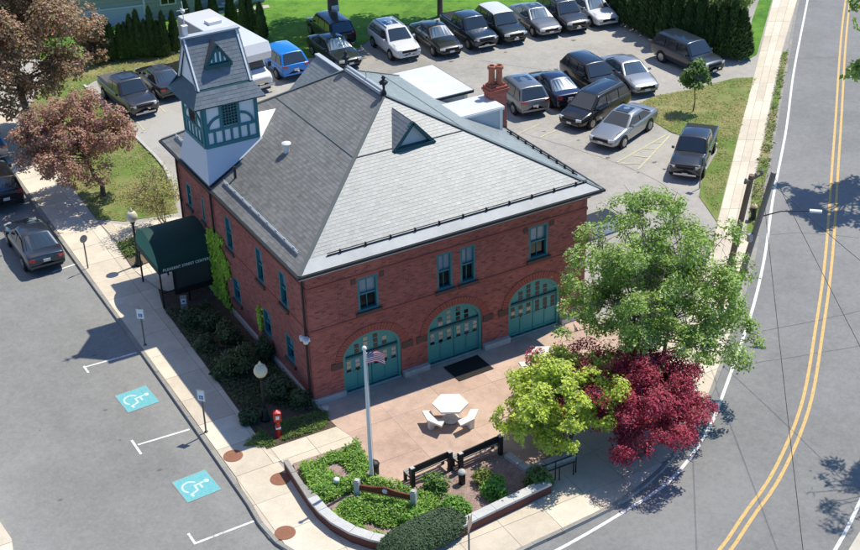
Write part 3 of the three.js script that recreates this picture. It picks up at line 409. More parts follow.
{ // brick chimney with clay pots
  const c = group('chimney', B), cx = 13.72, cz = -7.95;
  mesh('chimney_stack', [box(.84, 1.5, .62, cx, 7.3, cz), box(.5, 6.6, .58, 13.93, 3.3, cz)], M.brick, c);
  mesh('chimney_cap', [box(.94, .1, .72, cx, 8.1, cz), box(1.02, .1, .8, cx, 8.2, cz), box(.92, .12, .7, cx, 8.31, cz), box(.74, .1, .5, cx, 8.42, cz)], M.brickTrim, c);
  M.clay = std([.42, .15, .085], .85);
  for (const [x, z] of [[13.57, -8.03], [13.88, -7.88]]) mesh('chimney_pot', lathe([[.15, 0], [.2, .05], [.15, .12], [.14, .66], [.2, .74], [.2, .82], [.16, .88], [.11, .88], [.1, .4], [.08, .2]], x, 8.44, z), M.clay, c);
}
// downspouts, floodlight
each('downspout', [bar(V(.4, H - .2, -.62), V(.33, 5.9, -.62), .05), bar(V(.33, 5.9, -.62), V(.33, .1, -.62), .05), bar(V(.33, H - .3, -14.3), V(.33, .1, -14.3), .05), bar(V(.33, H - .3, -10.1), V(.33, .1, -10.1), .05)], M.metalDark, B);
mesh('floodlight', [box(.1, .16, .2, .36, 3.12, -.5), lathe([[0, 0], [.1, .02], [.12, .2], [0, .2]], .2, 3.05, -.34), lathe([[0, 0], [.1, .02], [.12, .2], [0, .2]], .2, 3.02, -.68), box(.18, .05, .3, .28, 3.2, -.5)], M.white, B);
// ---------- tower ----------
{ const T = group('tower', B), x0 = .25, x1 = 2.7, zf = -9.6, zb = -12.0, y0 = 7.86, y1 = 9.84;
  mesh('tower_wall', box(x1 - x0, y1 - y0 + .5, zf - zb, (x0 + x1) / 2, (y0 + y1) / 2 + .2, (zf + zb) / 2), M.stucco, T);
  // flared grey skirt down to the eaves
  const A = [x0 - .03, y0, zf + .03], Bq = [x1 + .03, y0, zf + .03], C0 = [-.02, H + .12, -9.0], D0 = [2.9, 7.74, -9.42], E = [x0 - .03, y0, zb - .03], F0 = [-.02, H + .12, -12.6];
  mesh('skirt', [quad(C0, D0, Bq, A), quad(F0, C0, A, E), quad([x1 + .02, 6.9, zb], [x1 + .02, 6.9, zf], [x1 + .02, y0 + .3, zf], [x1 + .02, y0 + .3, zb]), quad([1.6, 7.1, -12.7], F0, E, [1.6, y0, zb])], M.skirt, T);
  mesh('cricket_roof', [quad([x1, 7.72, zf + .1], [4.02, 8.45, -10.72], [x1, 8.5, -10.72], [x1, 8.5, -10.72]), quad([4.02, 8.45, -10.72], [x1, 7.72, -11.9], [x1, 8.5, -10.72], [x1, 8.5, -10.72])], M.membrane, T);
  mesh('skirt_flashing', [beam(V(-.02, H + .1, -8.97), V(2.95, 7.76, -9.4), .1, .05)], M.metalDark, T);
  const tb = (a, b, w = .12, d = .06, m = M.teal, up = V(0, 0, 1)) => mesh('timber', beam(a, b, w, d, up), m, T);
  const zt = zf + .028; // front face
  tb(V(x0, y0 + .06, zt), V(x1, y0 + .06, zt), .16, .1); tb(V(x0 + .1, 8.6, zt), V(x1 - .1, 8.6, zt), .12, .064); tb(V(x0, y1 - .1, zt), V(x1, y1 - .1, zt), .14, .068);
  for (const x of [.31, 2.64]) tb(V(x, y0, zt + .004), V(x, y1, zt + .004), .15, .08);
  for (const x of [.68, 1.08, 1.45, 1.82, 2.22]) tb(V(x, y0 + .1, zt), V(x, 8.6, zt), .1);
  for (const x of [1.02, 1.84]) tb(V(x, 8.6, zt), V(x, y1 - .1, zt), .11, .058);
  for (const s of [-1, 1]) { const cx = s < 0 ? 1.02 : 1.84, r = .62, gs = []; for (let i = 0; i < 7; i++) { const a = i / 7 * Math.PI / 2, b = (i + 1) / 7 * Math.PI / 2; gs.push(beam(V(cx + s * Math.cos(a) * r, 8.62 + Math.sin(a) * .56, zt), V(cx + s * Math.cos(b) * r, 8.62 + Math.sin(b) * .56, zt), .11, .05, V(0, 0, 1))); } mesh('curved_brace', gs, M.teal, T); }
  mesh('tower_pane', box(.72, 1.0, .03, 1.43, 9.2, zt - .01), M.paneDark, T);
  { const gs = []; for (let i = 0; i < 6; i++) gs.push(box(.03, 1.0, .03, 1.1 + i * .132, 9.2, zt + .022)); for (let i = 0; i < 8; i++) gs.push(box(.7, .03, .03, 1.43, 8.74 + i * .135, zt + .026)); mesh('lattice', gs, M.teal, T); }
  const xl = x0 - .028; // left face
  const lb = (a, b, w = .12, d = .06) => mesh('timber', beam(a, b, w, d, V(1, 0, 0)), M.teal, T);
  lb(V(xl, y0 + .06, zf), V(xl, y0 + .06, zb), .16, .1); lb(V(xl, 8.6, zf - .1), V(xl, 8.6, zb + .1), .12, .064); lb(V(xl, y1 - .1, zf), V(xl, y1 - .1, zb), .14, .068);
  for (const z of [zf - .06, zb + .06]) lb(V(xl - .004, y0, z), V(xl - .004, y1, z), .15, .08);
  for (let i = 1; i < 6; i++) lb(V(xl, y0 + .1, zf - i * .4), V(xl, 8.6, zf - i * .4), .1);
  for (const z of [-10.4, -11.2]) lb(V(xl, 8.6, z), V(xl, y1 - .1, z), .11, .058);
  for (const s of [-1, 1]) { const cz = s < 0 ? -11.2 : -10.4, gs = []; for (let i = 0; i < 7; i++) { const a = i / 7 * Math.PI / 2, b = (i + 1) / 7 * Math.PI / 2; gs.push(beam(V(xl, 8.62 + Math.sin(a) * .56, cz + s * Math.cos(a) * .62), V(xl, 8.62 + Math.sin(b) * .56, cz + s * Math.cos(b) * .62), .11, .05, V(1, 0, 0))); } mesh('curved_brace', gs, M.teal, T); }
  mesh('tower_pane', box(.03, 1.0, .7, xl + .01, 9.2, -10.8), M.paneDark, T);
  // roof: gable over pent eaves
  const ex0 = -.24, ex1 = 3.0, ezf = -9.2, ezb = -12.4, ey = 9.83, ry = 12.43, rz = -10.8, ky = 10.5, kx0 = .14, kx1 = 2.6;
  const kz = ezf - (ky - ey) * .66, kzb = ezb + (ky - ey) * .66;
  const pl = (a, b, c, d) => prism([a, b, c, d], [0, -.05, 0]);
  mesh('tower_roof_deck', [pl([ex0, ey, ezf], [ex1, ey, ezf], [kx1, ky, kz], [kx0, ky, kz]), pl([kx0, ky, kz], [kx1, ky, kz], [kx1, ry, rz], [kx0, ry, rz]), pl([ex1, ey, ezb], [ex0, ey, ezb], [kx0, ky, kzb], [kx1, ky, kzb]), pl([kx1, ky, kzb], [kx0, ky, kzb], [kx0, ry, rz], [kx1, ry, rz]), pl([ex0, ey, ezb], [ex0, ey, ezf], [kx0 + .2, ky, kz], [kx0 + .2, ky, kzb]), pl([ex1, ey, ezf], [ex1, ey, ezb], [kx1 - .2, ky, kzb], [kx1 - .2, ky, kz])], M.tealDark, T);
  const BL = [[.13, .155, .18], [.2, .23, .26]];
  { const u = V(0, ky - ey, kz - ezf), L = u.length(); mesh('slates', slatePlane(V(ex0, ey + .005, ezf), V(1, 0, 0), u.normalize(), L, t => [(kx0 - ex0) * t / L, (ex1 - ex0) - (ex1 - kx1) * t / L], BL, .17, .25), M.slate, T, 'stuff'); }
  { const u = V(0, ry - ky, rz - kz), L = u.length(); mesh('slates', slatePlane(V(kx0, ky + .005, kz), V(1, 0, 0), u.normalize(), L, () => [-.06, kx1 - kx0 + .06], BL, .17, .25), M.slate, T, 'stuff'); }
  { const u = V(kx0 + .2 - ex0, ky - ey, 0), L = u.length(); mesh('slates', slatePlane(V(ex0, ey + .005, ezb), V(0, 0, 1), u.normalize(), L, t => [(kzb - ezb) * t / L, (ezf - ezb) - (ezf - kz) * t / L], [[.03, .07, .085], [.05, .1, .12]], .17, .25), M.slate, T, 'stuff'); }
  mesh('gable_panel', [prism([[kx0 + .16, ky - .05, kz - .1], [kx0 + .16, ky - .05, kzb + .1], [kx0 + .16, ry - .1, rz]], [.08, 0, 0]), prism([[kx1 - .16, ky - .05, kz - .1], [kx1 - .16, ky - .05, kzb + .1], [kx1 - .16, ry - .1, rz]], [-.08, 0, 0])], M.stucco, T);
  for (const x of [kx0 + .06, kx1 - .06]) mesh('barge_board', [beam(V(x, ky - .06, kz), V(x, ry - .03, rz), .07, .16, V(0, 1, 0)), beam(V(x, ky - .06, kzb), V(x, ry - .03, rz), .07, .16, V(0, 1, 0))], M.stucco, T);
  mesh('ridge_cap', beam(V(kx0 - .08, ry + .03, rz), V(kx1 + .08, ry + .03, rz), .34, .07), M.lead, T);
  mesh('ridge_post', [box(.18, .5, .18, .36, ry + .2, rz - .12), box(.24, .05, .24, .36, ry + .46, rz - .12)], M.white, T);
  mesh('weather_vane', [bar(V(.36, ry + .45, rz - .12), V(.36, ry + 1.5, rz - .12), .02), box(.5, .02, .02, .36, ry + 1.15, rz - .12), box(.02, .02, .5, .36, ry + 1.15, rz - .12), lathe([[0, 0], [.07, .03], [.1, .1], [.07, .17], [0, .2]], .36, ry + 1.0, rz - .12)], M.white, T);
  // gablet with teal louvres on the front slope
  const gx = 1.32, gy0 = 11.38, gy1 = 12.12, gz = -9.96, hw = .5;
  mesh('gablet_roof', [prism([[gx - hw - .08, gy0 - .08, gz], [gx, gy1 + .06, gz], [gx, gy1 + .06, rz], [gx - hw - .08, gy0 - .08, rz + .6]], [0, .05, 0]), prism([[gx, gy1 + .06, gz], [gx + hw + .08, gy0 - .08, gz], [gx + hw + .08, gy0 - .08, rz + .6], [gx, gy1 + .06, rz]], [0, .05, 0])], M.felt, T);
  mesh('gablet_panel', prism([[gx - hw, gy0, gz - .06], [gx + hw, gy0, gz - .06], [gx, gy1, gz - .06]], [0, 0, .04]), M.teal, T);
  mesh('louvre', [-.3, -.1, .1, .3].map(x => box(.06, .52 - Math.abs(x) * 1.1, .04, gx + x, gy0 + .32 - Math.abs(x) * .5, gz + .0)), M.stucco, T);
  each('gablet_trim', [beam(V(gx - hw - .06, gy0 - .06, gz), V(gx, gy1 + .02, gz), .12, .12, V(0, 0, 1)), beam(V(gx + hw + .06, gy0 - .06, gz), V(gx, gy1 + .02, gz), .12, .12, V(0, 0, 1)), box(2 * hw + .2, .18, .16, gx, gy0 - .1, gz)], M.tealDark, T);
}
// ---------- entrance awning ----------
{ const zf = -10.9, zb = -13.9, xo = -2.2, xi = IN - .02, yb = 2.08, top = 3.25, zc = (zf + zb) / 2, hr = (zf - zb) / 2;
  const A = thing('entrance_awning', 'dark green barrel awning with white lettering over the side entrance', 'awning', 0, 0, 0);
  M.canvas = std([.008, .05, .042], .75, 0, { bumpMap: bumpFine, bumpScale: .002 }); M.canvasLight = new THREE.MeshPhysicalMaterial({ color: rgb(.03, .2, .14), roughness: .8, side: THREE.DoubleSide });
  const arc = []; for (let i = 0; i <= 20; i++) { const a = Math.PI * i / 20; arc.push([zc + hr * Math.cos(a), yb + (top - yb) * Math.sin(a)]); }
  const gs = []; for (let i = 0; i < 20; i++) gs.push(prism([[xo, arc[i][1], arc[i][0]], [xi, arc[i][1], arc[i][0]], [xi, arc[i + 1][1], arc[i + 1][0]], [xo, arc[i + 1][1], arc[i + 1][0]]], [0, .012, 0])); mesh('canopy', gs, M.canvas, A);
  const s = new THREE.Shape(); s.moveTo(-hr, 0); s.lineTo(hr, 0); s.absellipse(0, 0, hr, top - yb - .01, 0, Math.PI, false); const g = new THREE.ExtrudeGeometry(s, { depth: .02, bevelEnabled: false, curveSegments: 20 }); g.rotateY(-Math.PI / 2); g.translate(xo + .02, yb, zc); mesh('canopy_end', g, M.canvasLight, A);
  mesh('valance', [box(xi - xo, .3, .02, (xi + xo) / 2, yb - .14, zf), box(xi - xo, .3, .02, (xi + xo) / 2, yb - .14, zb), box(.02, .3, zf - zb, xo, yb - .14, zc)], M.canvas, A);
  each('post', [xo + .06, -.9].flatMap(x => [box(.07, yb, .07, x, yb / 2, zf - .06), box(.07, yb, .07, x, yb / 2, zb + .06)]).concat([box(2.5, .05, .05, -.95, .75, zf - .11)]), M.black, A);
  M.curtain = new THREE.MeshPhysicalMaterial({ color: rgb(.05, .06, .06), roughness: .25 });
  mesh('side_curtain', box(1.75, 1.0, .015, -.62, 1.32, zf - .03), M.curtain, A); mesh('curtain_border', [box(1.9, .14, .02, -.62, 1.86, zf - .028), box(1.9, .3, .02, -.62, .68, zf - .028), box(.14, 1.3, .02, -1.5, 1.3, zf - .024), box(.14, 1.3, .02, .26, 1.3, zf - .024)], M.black, A);
  const font = await new FontLoader().loadAsync('fonts/droid/droid_sans_bold.typeface.json'); const tg = new TextGeometry('PLEASANT STREET CENTER', { font, size: .135, depth: .006, curveSegments: 3 }); tg.computeBoundingBox(); const bw = tg.boundingBox.max.x; tg.scale(2.2 / bw, 1, 1); tg.translate(-2.0, yb - .2, zf + .011); mesh('lettering', tg, M.white, A);
  mesh('entrance_door', [box(.06, 2.2, 1.24, IN - .25, 1.15, -12.4)], M.tealDark, B);
}

// ---------- vehicles ----------
function loft(rings) { // rings: equal-length point lists [x,y,z]; smooth skin, ends capped
  const n = rings[0].length, pos = [], idx = []; for (const r of rings) for (const p of r) pos.push(...p);
  for (let i = 0; i < rings.length - 1; i++) for (let k = 0; k < n - 1; k++) { const a = i * n + k, b = a + 1, c = a + n, d = c + 1; idx.push(a, c, b, b, c, d); }
  for (const [ri, fl] of [[0, 1], [rings.length - 1, 0]]) { const c = pos.length / 3, r = rings[ri]; let m = [0, 0, 0]; r.forEach(p => { m = [m[0] + p[0] / n, m[1] + p[1] / n, m[2] + p[2] / n]; }); const base = c; r.forEach(p => pos.push(...p)); pos.push(...m); for (let k = 0; k < n - 1; k++) fl ? idx.push(base + n, base + k, base + k + 1) : idx.push(base + n, base + k + 1, base + k); }
  const g = new THREE.BufferGeometry(); g.setAttribute('position', new THREE.Float32BufferAttribute(pos, 3)); g.setIndex(idx); g.computeVertexNormals(); g.setAttribute('uv', new THREE.Float32BufferAttribute(new Float32Array(pos.length / 3 * 2), 2)); return g;
}
const paints = {};
function paint(name, c, metal = .35, rough = .34) { return paints[name] = new THREE.MeshPhysicalMaterial({ color: rgb(...c), metalness: metal, roughness: rough, clearcoat: 1, clearcoatRoughness: .04 }); }
paint('black', [.012, .012, .014]); paint('navy', [.012, .02, .06]); paint('slateblue', [.02, .032, .05]); paint('charcoal', [.035, .036, .04]); paint('silver', [.33, .345, .36], .6); paint('grey', [.2, .21, .22], .55); paint('white', [.72, .72, .72], 0); paint('blue', [.0, .2, .62], .1); paint('darkgreen', [.014, .025, .024]);
M.tyre = std([.018, .018, .018], .9); M.rim = std([.4, .41, .42], .35, .8); M.rubber = std([.01, .01, .01], .8);
M.headlight = new THREE.MeshPhysicalMaterial({ color: rgb(.6, .62, .63), roughness: .12, metalness: .3, clearcoat: 1 }); M.taillight = new THREE.MeshPhysicalMaterial({ color: rgb(.4, .012, .012), roughness: .2, clearcoat: 1 });
M.chrome = std([.5, .5, .5], .2, .9); M.plate = std([.7, .7, .68], .5);
const TYPES = { // body stations [z, half width, y bottom, y top]; cabin: belt y, roof y, windscreen base/top z, rear top/base z
  sedan: { L: 4.75, st: [[-2.37, .72, .48, .8], [-2.31, .84, .32, .97], [-1.75, .9, .24, 1.02], [-.6, .91, .2, .98], [.85, .91, .2, .96], [1.55, .89, .24, .87], [2.1, .83, .28, .74], [2.3, .74, .32, .66], [2.37, .62, .42, .58]], y0: .94, y1: 1.44, zb: 1.0, zr: .2, zt: -.85, zc: -1.78, wb: .84, wr: .6, pil: [-.35], base: 2.78, hl: .62, tl: .8 },
  suv: { L: 4.65, st: [[-2.32, .78, .5, .95], [-2.26, .88, .36, 1.06], [-1.6, .93, .3, 1.08], [-.5, .94, .26, 1.06], [.9, .94, .26, 1.04], [1.6, .92, .3, .98], [2.1, .86, .34, .86], [2.28, .78, .38, .76], [2.33, .66, .46, .68]], y0: 1.03, y1: 1.66, zb: 1.08, zr: .36, zt: -1.72, zc: -2.22, wb: .88, wr: .66, pil: [-.25, -1.25], base: 2.72, hl: .74, tl: .98 },
  minivan: { L: 5.05, st: [[-2.52, .82, .5, .95], [-2.46, .92, .34, 1.08], [-1.6, .97, .26, 1.08], [-.5, .98, .24, 1.06], [1.1, .98, .24, 1.04], [1.8, .95, .27, .94], [2.3, .88, .3, .8], [2.48, .78, .34, .7], [2.54, .64, .42, .6]], y0: 1.02, y1: 1.72, zb: 1.5, zr: .62, zt: -2.0, zc: -2.44, wb: .91, wr: .68, pil: [.0, -1.2], base: 3.0, hl: .68, tl: 1.0 },
  bigsuv: { L: 5.15, st: [[-2.57, .86, .52, 1.02], [-2.5, .96, .4, 1.16], [-1.6, 1.0, .34, 1.18], [-.5, 1.0, .3, 1.16], [1.1, 1.0, .3, 1.14], [1.8, .99, .34, 1.1], [2.35, .95, .38, 1.0], [2.52, .9, .42, .92], [2.58, .78, .5, .84]], y0: 1.13, y1: 1.86, zb: 1.3, zr: .66, zt: -2.05, zc: -2.48, wb: .95, wr: .74, pil: [-.05, -1.2], base: 2.95, hl: .86, tl: 1.08 },
  pickup: { L: 5.7, st: [[-2.85, .84, .55, 1.0], [-2.8, .95, .44, 1.14], [-2.0, .98, .38, 1.16], [-.8, .99, .34, 1.14], [1.1, .99, .34, 1.14], [2.0, .98, .36, 1.12], [2.62, .95, .38, 1.03], [2.8, .9, .42, .96], [2.86, .8, .5, .86]], y0: 1.12, y1: 1.84, zb: 1.3, zr: .66, zt: -.78, zc: -.98, wb: .93, wr: .73, pil: [-.1], base: 3.6, hl: .86, tl: 1.0, bed: true },
};
function makeCar(name, label, kind, T, col, x, z, turn, opt = {}) {
  const t = thing(name, label, kind, x, opt.y ?? -.03, z, turn, opt.group); const p = paints[col]; const sc = opt.s || 1.05; t.scale.setScalar(1);
  const S = TYPES[T]; const add = (n, g, m, par = t) => { const q = join(g); q.scale(sc, sc, sc); return mesh(n, q, m, par); };
  const ring = ([z, w, yb, yt]) => { const h = [[w * .86, yb], [w * .97, yb + .1], [w, (yb + yt) / 2 + .02], [w * .985, yt - .12], [w * .93, yt - .03], [w * .8, yt + .008], [w * .4, yt + .028], [0, yt + .034]]; return [...h.map(q => [q[0], q[1], z]), ...h.slice(0, -1).reverse().map(q => [-q[0], q[1], z])]; };
  const sm = []; for (let i = 0; i < S.st.length - 1; i++) { const A = S.st[Math.max(0, i - 1)], Bq = S.st[i], C = S.st[i + 1], Dd = S.st[Math.min(S.st.length - 1, i + 2)]; const nn = i === 0 || i === S.st.length - 2 ? 3 : 4; for (let k = 0; k < nn; k++) { const u = k / nn; sm.push(Bq.map((b, q) => { if (q === 0) return b + (C[q] - b) * u; const m0 = (C[q] - A[q]) / (C[0] - A[0]) * (C[0] - b * 0 - Bq[0]), m1 = (Dd[q] - b) / (Dd[0] - Bq[0]) * (C[0] - Bq[0]), u2 = u * u, u3 = u2 * u; return (2 * u3 - 3 * u2 + 1) * b + (u3 - 2 * u2 + u) * m0 * .8 + (3 * u2 - 2 * u3) * C[q] + (u3 - u2) * m1 * .8; })); } } sm.push(S.st[S.st.length - 1]);
  add('body', loft(sm.map(ring)), p);
  const { y0, y1, zb, zr, zt, zc, wb, wr } = S; const cs = (z, y) => { const k = (y - y0) / (y1 - y0); const xs = wb + (wr + .05 - wb) * k * .9, xe = wb - .1 + (wr - .06 - (wb - .1)) * k; const h = [[wb, y0 - .1], [xs + .0, y - .1 * k], [xs - .03, y - .05 * k], [xe, y], [xe * .5, y + .03 * k], [0, y + .04 * k]]; return [...h.map(q => [q[0], q[1], z]), ...h.slice(0, -1).reverse().map(q => [-q[0], q[1], z])]; };
  const n = 8, rings = [cs(zc, y0)]; rings.push(cs(zt - .06, y1 - .05)); for (let i = 0; i <= n; i++) { const k = i / n; rings.push(cs(zt + (zr - zt) * k, y1 + Math.sin(k * Math.PI) * .03)); } rings.push(cs(zr + .07, y1 - .05), cs(zb, y0));
  if (opt.roof) { add('cabin', loft(rings), p); add('roof_panel', loft(rings.slice(1, -1).map(r => r.slice(2, -2).map(q => [q[0] * 1.004, q[1] + .012, q[2]]))), paints[opt.roof]); } else add('cabin', loft(rings), p);
  // glass
  const sideX = y => { const k = (y - y0) / (y1 - y0); return wb + (wr + .05 - wb) * k * .9 + .012; };
  const panel = (n, a, b, c, d, m = M.glass) => add(n, [quad(a, b, c, d)], m);
  const top = y1 - .13, bot = y0 + .02, fz = y => zb + (zr - zb) * (y - y0) / (y1 - y0), rz = y => zc + (zt - zc) * (y - y0) / (y1 - y0);
  const cuts = [1e3, ...S.pil, -1e3];
  for (const s of [-1, 1]) for (let i = 0; i < cuts.length - 1; i++) { const zf = y => Math.min(cuts[i] - .035, fz(y) - .16), zk = y => Math.max(cuts[i + 1] + .035, rz(y) + .14); if (zf(bot) - zk(bot) < .15) continue; const q = [[s * sideX(bot), bot, zf(bot)], [s * sideX(top), top, Math.max(zf(top), zk(top) + .05)], [s * sideX(top), top, zk(top)], [s * sideX(bot), bot, zk(bot)]]; panel('side_window', ...(s > 0 ? q.reverse() : q)); }
  const screen = (nm, za, ya, zt2, yt2, sgn) => { const gs = []; const at = (u, k) => { const y = ya + (yt2 - ya) * k, z = za + (zt2 - za) * k, kk = (y - y0) / (y1 - y0), xe = (wb - .1 + (wr - .06 - (wb - .1)) * kk) * .95; return [u * xe, y + .02 + .035 * kk * (1 - u * u), z + sgn * .022]; }; for (let i = 0; i < 6; i++) { const u0 = -1 + i / 3, u1 = u0 + 1 / 3; gs.push(quad(at(u0, .06), at(u1, .06), at(u1, .95), at(u0, .95))); } add(nm, gs, opt.tint || M.glass); };
  screen('windscreen', zb, y0, zr + .02, y1 - .02, 1); if (!S.bed || true) screen('rear_window', zc, y0 + .04, zt - .02, y1 - .03, -1);
  if (opt.sunroof) add('sunroof', box(wr * 1.25, .02, .75, 0, y1 + .055, (zr + zt) / 2 + .15), M.glass);
  if (opt.rails) for (const s of [-1, 1]) add('roof_rail', beam(V(s * (wr - .06), y1 + .06, zt + .1), V(s * (wr - .06), y1 + .06, zr - .1), .04, .05), M.chrome);
  // wheels
  const hb = S.base / 2, ww = S.st[3][1], wr2 = S.bed || T === 'bigsuv' ? .38 : .335; const zo = T === 'pickup' ? .12 : .08;
  for (const s of [-1, 1]) for (const f of [-1, 1]) { const w = group('wheel', t); const zz = f * hb + zo * 0.5; const tg = new THREE.CylinderGeometry(wr2, wr2, .22, 20); tg.rotateZ(Math.PI / 2); tg.translate(s * (ww - .1), wr2, zz); const rg = new THREE.CylinderGeometry(wr2 * .66, wr2 * .66, .02, 14); rg.rotateZ(Math.PI / 2); rg.translate(s * (ww + .02), wr2, zz); const sp = []; for (let i = 0; i < 5; i++) { const a = i / 5 * Math.PI * 2; const b = box(.015, wr2 * .6, .05, 0, 0, 0); b.translate(0, wr2 * .33, 0); b.rotateX(a); b.translate(s * (ww + .034), wr2, zz); sp.push(b); }
    add('tyre', tg, M.tyre, w); add('rim', [rg, ...sp], M.rim, w); const ag = new THREE.CylinderGeometry(wr2 + .07, wr2 + .07, .03, 20); ag.rotateZ(Math.PI / 2); ag.translate(s * (ww - .012), wr2 + .01, zz); add('wheel_arch', ag, M.rubber, w); }
  const F = S.st[S.st.length - 1][0], Bk = S.st[0][0], hy = S.hl;
  for (const s of [-1, 1]) { const q = box(.34, .12, .16, 0, 0, 0); q.rotateY(s * .45); q.translate(s * S.st[S.st.length - 2][1] * .8, hy + .02, F - .09); add('headlight', q, M.headlight); const r = box(.3, .15, .1, 0, 0, 0); r.rotateY(-s * .3); r.translate(s * S.st[1][1] * .8, S.tl, Bk + .05); add('tail_light', r, M.taillight); const m = box(.16, .12, .1, s * (wb + .14), y0 + .08, zb - .32); add('mirror', m, p); }
  add('grille', box(.95, .15, .06, 0, hy - .02, F - .005), M.rubber); add('front_bumper', box(1.3, .1, .08, 0, .42, F - .02), T === 'pickup' ? M.chrome : p); add('rear_bumper', box(1.5, .1, .08, 0, .5, Bk + .0), S.bed ? M.chrome : p);
  add('number_plate', box(.32, .14, .02, 0, .74, Bk - .02), M.plate); if (opt.frontPlate !== false) add('number_plate', box(.32, .13, .02, 0, .47, F + .03), M.plate);
  add('bonnet_seam', [box(.012, .012, .9, wb * .82, S.st[5][3] + .03, F - .85), box(.012, .012, .9, -wb * .82, S.st[5][3] + .03, F - .85)], M.rubber, t).userData.kind = 'stuff';
  if (S.bed) { add('bed_cover', box(1.62, .04, 1.75, 0, 1.2, -1.88), opt.bed || M.rubber); for (const s of [-1, 1]) add('bed_rail', box(.1, .05, 1.8, s * .88, 1.19, -1.88), p); }
  return t;
}
// centre from the ground points of two wheels on one side (rear, front); side = +1 when that is the car's right side
function wheelsAt(a, b, side, hw = .88) { const dx = b[0] - a[0], dz = b[1] - a[1], l = Math.hypot(dx, dz), ux = dx / l, uz = dz / l; return [(a[0] + b[0]) / 2 + side * uz * hw, (a[1] + b[1]) / 2 - side * ux * hw, Math.atan2(dx, dz)]; }
const fromFront = (f, hdg, half, side, hw = .88) => { const h = R(hdg), b = [f[0] - Math.sin(h) * half * 2, f[1] - Math.cos(h) * half * 2]; return wheelsAt(b, f, side, hw); };
const cars = [
  // back row, noses towards the building
  ['parked_car', 'white crossover with dark roof glass, leftmost of the row beside the lawn', 'car', 'suv', 'white', ...wheelsAt([21.88,-36.26], [21.66,-33.39], 1), { sunroof: true, rails: true }],
  ['parked_car', 'black saloon between the white crossover and the navy pickup', 'car', 'sedan', 'black', ...fromFront([24.35,-32.57], -5, 1.4, 1), {}],
  ['parked_pickup', 'navy crew-cab pickup in the row beside the lawn', 'pickup', 'pickup', 'slateblue', ...fromFront([26.83,-32.29], -5, 1.8, 1, .98), { s: .96 }],
  ['parked_car', 'dark green off-roader with a white roof beside the navy pickup', 'car', 'suv', 'darkgreen', ...fromFront([29.16,-32.25], -6, 1.36, 1), { roof: 'white' }],
  ['parked_car', 'grey saloon with a sunroof parked in front of the lawn edge', 'car', 'sedan', 'grey', ...fromFront([31.88,-32.1], -7, 1.4, 1), { sunroof: true }],
  ['parked_car', 'dark grey crossover second from the hedge in the back row', 'car', 'suv', 'charcoal', ...fromFront([33.94,-31.82], -8, 1.36, 1), { sunroof: true, rails: true }],
  ['parked_car', 'white saloon at the hedge end of the back row', 'car', 'sedan', 'white', ...fromFront([36.29,-31.6], -8, 1.4, 1), {}],
  // middle rows
  ['parked_car', 'grey crossover seen from behind next to the chimney', 'car', 'suv', 'grey', ...fromFront([23.49,-21.35], -8, 0, 1).map((v, i) => v), { sunroof: true, rear: [514.6, 113.5] }],
  ['parked_car', 'dark blue saloon seen from behind, next to the grey crossover', 'car', 'sedan', 'navy', 0, 0, 0, { rear: [549, 106] }],
  ['parked_car', 'black crossover in the middle of the lot facing the building', 'car', 'suv', 'black', ...wheelsAt([29.03,-23.96], [28.77,-20.94], 1), { rails: false }],
  ['parked_car', 'silver grey saloon at the edge of the dry lawn', 'car', 'sedan', 'silver', ...wheelsAt([31.48,-23.37], [30.9,-20.17], 1), {}],
  ['parked_minivan', 'black minivan with roof rails, nose towards the building', 'minivan', 'minivan', 'black', ...wheelsAt([28.88,-18.03], [26.1,-17.1], -1, .95), { rails: true, s: .98 }],
  ['parked_car', 'bright silver saloon beside the yellow hatched bay', 'car', 'sedan', 'silver', ...wheelsAt([28.76,-15.2], [25.83,-13.94], -1), { sunroof: true }],
  ['parked_car', 'large dark navy sport utility by the hedge behind the young tree', 'car', 'bigsuv', 'slateblue', ...wheelsAt([36,-23.45], [36.11,-20.53], 1, .95), { s: .98 }],
  ['parked_pickup', 'dark grey pickup with a soft bed cover beside the hatched bay', 'pickup', 'pickup', 'charcoal', 0, 0, 0, { s: .93 }],
  ['parked_pickup', 'dark grey pickup with a sunroof beside the left lawn', 'pickup', 'pickup', 'charcoal', ...wheelsAt([3.45,-37.72], [3.68,-33.23], 1, .98), { sunroof: true, bed: std([.1, .1, .1], .7), s: .98 }],
  ['parked_car', 'black saloon seen from behind between the tower and the left pickup', 'car', 'sedan', 'charcoal', ...wheelsAt([6.22,-35.42], [6.17,-38.26], -1), { sunroof: true }],
  ['parked_car', 'bright blue hatchback behind the tower roof', 'car', 'suv', 'blue', 0, 0, 0, {}],
  ['parked_car', 'black boxy off-roader in the tree shade beside the lawn', 'car', 'bigsuv', 'black', 0, 0, 0, { s: .95 }],
  ['parked_car', 'dark green saloon in the shade behind the roof ridge', 'car', 'sedan', 'darkgreen', 0, 0, 0, {}],
  ['parked_car', 'dark blue saloon parked alone along the left kerb', 'car', 'sedan', 'slateblue', 0, 0, 0, { y: -.12 }],
  ['parked_car', 'black sport utility with lit red tail lamps at the left edge', 'car', 'suv', 'black', 0, 0, 0, { y: -.12 }],
  ['parked_car', 'silver hatchback furthest up the left kerb under the bronze tree', 'car', 'suv', 'silver', 0, 0, 0, { y: -.12 }],
];
function setRear(c, r, hdg, half) { const h = R(hdg); c[5] = r[0] + Math.sin(h) * half; c[6] = r[1] + Math.cos(h) * half; c[7] = h; }
const find = s => cars.find(c => c[1].startsWith(s));
{ const c = find('grey crossover'); const q = wheelsAt([23.49,-21.35], [[23.49,-21.35][0] + .42, [23.49,-21.35][1] - 2.72], -1); c[5] = q[0]; c[6] = q[1]; c[7] = q[2]; }
